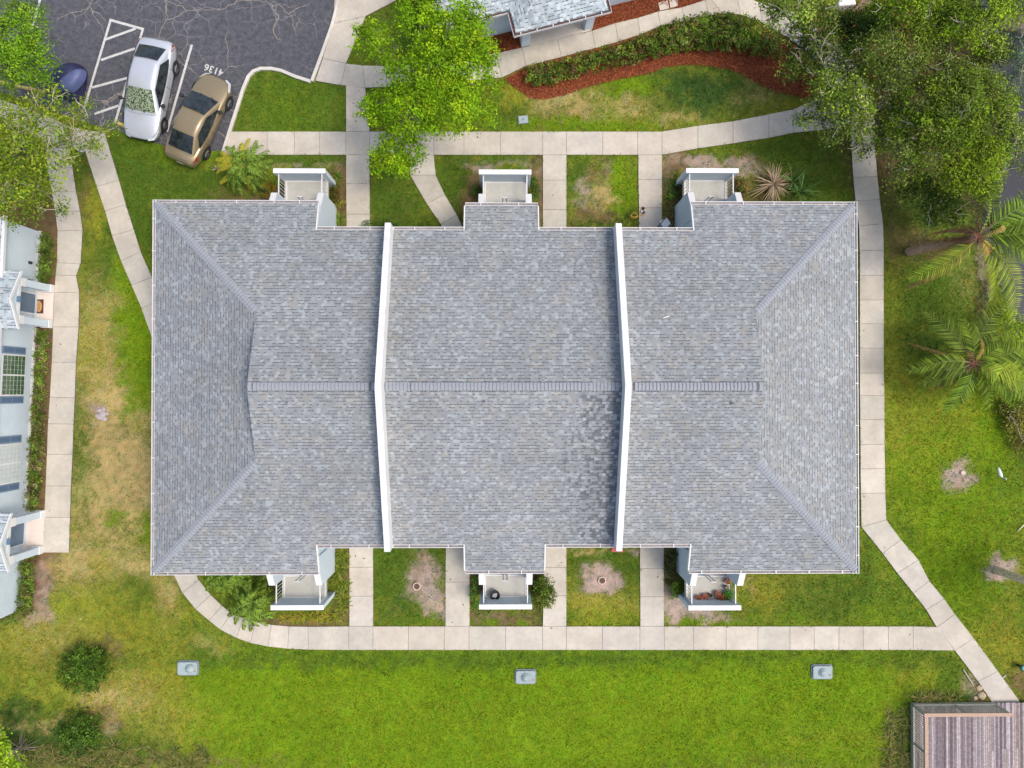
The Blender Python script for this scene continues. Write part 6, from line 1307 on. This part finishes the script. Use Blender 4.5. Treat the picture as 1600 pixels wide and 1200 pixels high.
palm('leaning_palm', 'tall palm leaning to the pond with yellow and dead fronds', (1420, 393), (1528, 371), 5.0,
     [(1420, 437, 3.2, .55, 'y'), (1412, 452, 2.2, .22, 'b', 44), (1500, 322, 4.2, .05, 'b', 10), (1541, 302, 5.2, .06, 'y', 12), (1578, 505, 3.0, .75, 'y', 44), (1538, 412, 4.2, .28, 'o', 26), (1565, 352, 5.2, .12, 'o', 16), (1625, 330, 5.2, .7, 't', 44), (1630, 380, 5.0, .7, 't', 44), (1610, 405, 4.6, .65, 'g', 40), (1600, 320, 5.4, .7, 't', 40), (1640, 350, 5.4, .7, 'g', 40), (1455, 365, 3.0, .28, 'b', 34), (1440, 395, 2.4, .25, 'b', 26), (1560, 330, 5, .1, 'b', 10), (1590, 300, 5, .3, 'd', 30), (1562, 410, 4.4, .04, 'y', 8), (1545, 470, 3.2, .5, 'y', 34), (1590, 350, 4.6, .6, 't', 40), (1595, 390, 4.2, .6, 'g', 40), (1600, 370, 5, .6, 't', 40), (1555, 300, 4.2, .4, 'd', 30), (1580, 320, 4.4, .5, 'd', 34), (1570, 480, 3, .5, 'g', 34), (1430, 410, 2.0, .2, 'b', 26), (1425, 380, 1.6, .2, 'b', 26), (1450, 380, 2.6, .2, 'b', 26)], 81, trunk_r=.16)
palm('green_palm', 'full green palm at the right edge with a brown heart', (1478, 570), (1522, 568), 2.9,
     [(1415, 575, 1.8, .5, 'd', 36), (1418, 580, 2.6, .5, 'g', 40), (1444, 488, 2.2, .6, 'd', 44), (1418, 537, 1.6, .1, 'b', 26), (1566, 480, 2.4, .65, 'd', 40), (1475, 642, 1.8, .6, 't', 44), (1450, 608, 1.4, .1, 'b', 24), (1530, 530, 3.0, .1, 'o', 16), (1600, 540, 3.0, .7, 'g', 44), (1640, 560, 2.8, .7, 'g', 44), (1605, 590, 2.8, .7, 'y', 44), (1575, 625, 2.4, .7, 'g', 44), (1600, 620, 2.6, .6, 't', 40), (1560, 540, 3.2, .5, 'g', 34), (1500, 630, 1.6, .5, 'd', 34), (1490, 535, 2.6, .2, 'b', 10), (1640, 600, 2.6, .7, 'y', 44), (1555, 590, 3, .5, 'y', 34), (1470, 505, 1.8, .45, 'd', 34), (1500, 500, 2.6, .5, 'g', 34), (1435, 600, 1.6, .45, 'd', 34), (1540, 640, 2.0, .5, 'g', 34), (1580, 560, 2.6, .5, 't', 34), (1590, 600, 2.2, .5, 'g', 34), (1545, 505, 2.4, .5, 'd', 34), (1580, 520, 2.2, .5, 'g', 34)], 82, trunk_r=.2)
palm('young_palm', 'palm trunk rising out of frame from bare soil, right edge', (1558, 891), (1650, 925), 3.6, [(1640+50*math.cos(k), 925+50*math.sin(k), 3.4, .5, 'g', 30) for k in range(8)], 83, trunk_r=.15, core=False, bark=lin(214, 192, 158)[:3])
# cycad-like palms by the balconies
def ringp(cx, cy, r, n, z, ll, keys, seed, ph=0, sx=1, sy=1):
    q = random.Random(seed); return [(cx+sx*r*q.uniform(.8, 1.08)*math.cos(2*math.pi*k/n+ph), cy+sy*r*q.uniform(.8, 1.08)*math.sin(2*math.pi*k/n+ph), z*q.uniform(.5, 1.2), ll, q.choice(keys), 26) for k in range(n)]
palm('cycad_palm', 'bushy cycad palm with yellowing tips beside the gold car', (385, 262), (384, 262), .9, ringp(385, 262, 44, 22, .5, .17, 'cck', 1)+ringp(385, 262, 27, 12, 1.3, .15, 'cc', 2), 84, trunk_r=.14, lw=.03, core=False)
palm('cycad_palm', 'bushy green palm overhanging the curved walk, lower of the two there', (398, 938), (396, 942), 1.3, ringp(396, 942, 43, 19, .7, .17, 'ccg', 3)+ringp(396, 942, 25, 10, 1.6, .15, 'c', 4), 85, trunk_r=.12, lw=.03, core=False)
palm('cycad_palm', 'green palm half under the eave above the curved walk', (356, 898), (356, 896), 1.4, ringp(356, 896, 41, 18, .8, .17, 'cg', 5, sy=.9)+ringp(356, 896, 24, 10, 1.6, .15, 'c', 6), 86, trunk_r=.12, lw=.03, core=False)

# =============================================================== GRASS BLADES (one stuff object, per-face colour)
def grass():
    q = np.random.default_rng(99); n = 900000
    x = q.uniform(-26.5, 26.5, n); y = q.uniform(-20.5, 20.5, n); px, py = PXY(x, y)
    keep = (px > -60) & (px < 1660) & (py > -60) & (py < 1260)
    ex, ey = px+q.normal(size=n)*1.1, py+q.normal(size=n)*1.1; onw = np.zeros(n, bool)
    for poly in ALLW+[LOT]: keep &= ~inpoly(ex, ey, poly); onw |= inpoly(px, py, poly)
    for poly in MULCH+FOOT+[POND]+[[(1426, 1100), (1560, 1100), (1700, 1100), (1700, 1300), (1426, 1300)]]: keep &= ~inpoly(px, py, poly)
    x, y, px, py, onw = x[keep], y[keep], px[keep], py[keep], onw[keep]; n = len(x)
    c = paint(px, py, True)
    bare = np.clip((c[:, 0]-c[:, 1]*1.12)/.06, 0, 1); kk = q.random(n) > bare*.85
    onw = onw[kk]; x, y, px, py, c, bare = x[kk], y[kk], px[kk], py[kk], c[kk], bare[kk]; n = len(x)
    h = .03+.055*q.random(n)**2+.02*vnoise(px, py, 12, 8); h *= 1-.5*bare; a = q.uniform(0, 6.283, n); w_ = .010+.010*q.random(n); ln = q.uniform(.3, 1.4, n)*h; b2 = q.uniform(0, 6.283, n)
    V = np.zeros((n, 3, 3)); V[:, 0, 0] = x-np.cos(a)*w_; V[:, 0, 1] = y-np.sin(a)*w_; V[:, 1, 0] = x+np.cos(a)*w_; V[:, 1, 1] = y+np.sin(a)*w_
    V[:, 2, 0] = x+np.cos(b2)*ln; V[:, 2, 1] = y+np.sin(b2)*ln; V[:, 2, 2] = h; V[:, :, 2] += (onw*.058)[:, None]
    cl = vnoise(px, py, 3.2, 77)*.9+.55*vnoise(px, py, 1.3, 78)
    C = c*(.45+.9*q.random((n, 1))**1.3)*(.45+.85*cl[:, None])*1.25
    C[:, 0] *= .85+.4*q.random(n)
    soup('grass', V.reshape(-1, 3), np.arange(n*3).reshape(-1, 3), C, GRASSM, None, 'short mown grass, green with yellow dry patches', 'grass', None, 'stuff')
    print('blades', n)
grass()
# fallen leaves on the walks
m = MB(); q = random.Random(12)
for k in range(70):
    wk = q.choice(WALKS)[1]; i = q.randrange(len(wk)-1); a = wk[i]; b_ = wk[i+1]; t, s = q.random(), q.random()
    x = (a[0]*(1-s)+a[2]*s)*(1-t)+(b_[0]*(1-s)+b_[2]*s)*t; y = (a[1]*(1-s)+a[3]*s)*(1-t)+(b_[1]*(1-s)+b_[3]*s)*t
    p = P(x, y, .075); an = q.uniform(0, 6.28); L = q.uniform(.03, .08); m.add([(p.x-math.cos(an)*L, p.y-math.sin(an)*L, p.z), (p.x+math.sin(an)*L*.35, p.y-math.cos(an)*L*.35, p.z+.005), (p.x+math.cos(an)*L, p.y+math.sin(an)*L, p.z), (p.x-math.sin(an)*L*.35, p.y+math.cos(an)*L*.35, p.z+.008)], [(0, 1, 2, 3)])
m.build('fallen_leaves', mat('dead_leaf', (.10, .075, .05), .9, .4, 20), None, 'scattered brown leaves fallen on the concrete walks', 'leaves', kind='stuff')
# bark chips on the red mulch
def chips():
    q = np.random.default_rng(5); xs, ys = [], []
    for poly in MULCH:
        x0 = min(p[0] for p in poly); x1 = max(p[0] for p in poly); y0 = min(p[1] for p in poly); y1 = max(p[1] for p in poly); k = int((x1-x0)*(y1-y0)*1.1)
        a = q.uniform(x0, x1, k); b_ = q.uniform(y0, y1, k); i = inpoly(a, b_, poly)
        for w_ in ALLW: i &= ~inpoly(a, b_, w_)
        xs.append(a[i]); ys.append(b_[i])
    px = np.concatenate(xs); py = np.concatenate(ys); n = len(px); X = (px-788)*H/FPX; Y = -(py-612)*H/FPX
    ctr = np.stack([X, Y, np.full(n, .03)+q.random(n)*.03], -1); nr = np.zeros((n, 3)); nr[:, 2] = 1
    leafsoup('bark_mulch', ctr, nr, .08, [(.33, .085, .035), (.23, .055, .022), (.14, .04, .02), (.42, .14, .06)], None, q, 'red bark chips covering the planting beds', 'mulch', None, 'stuff', wid=.35, upb=2)
chips()
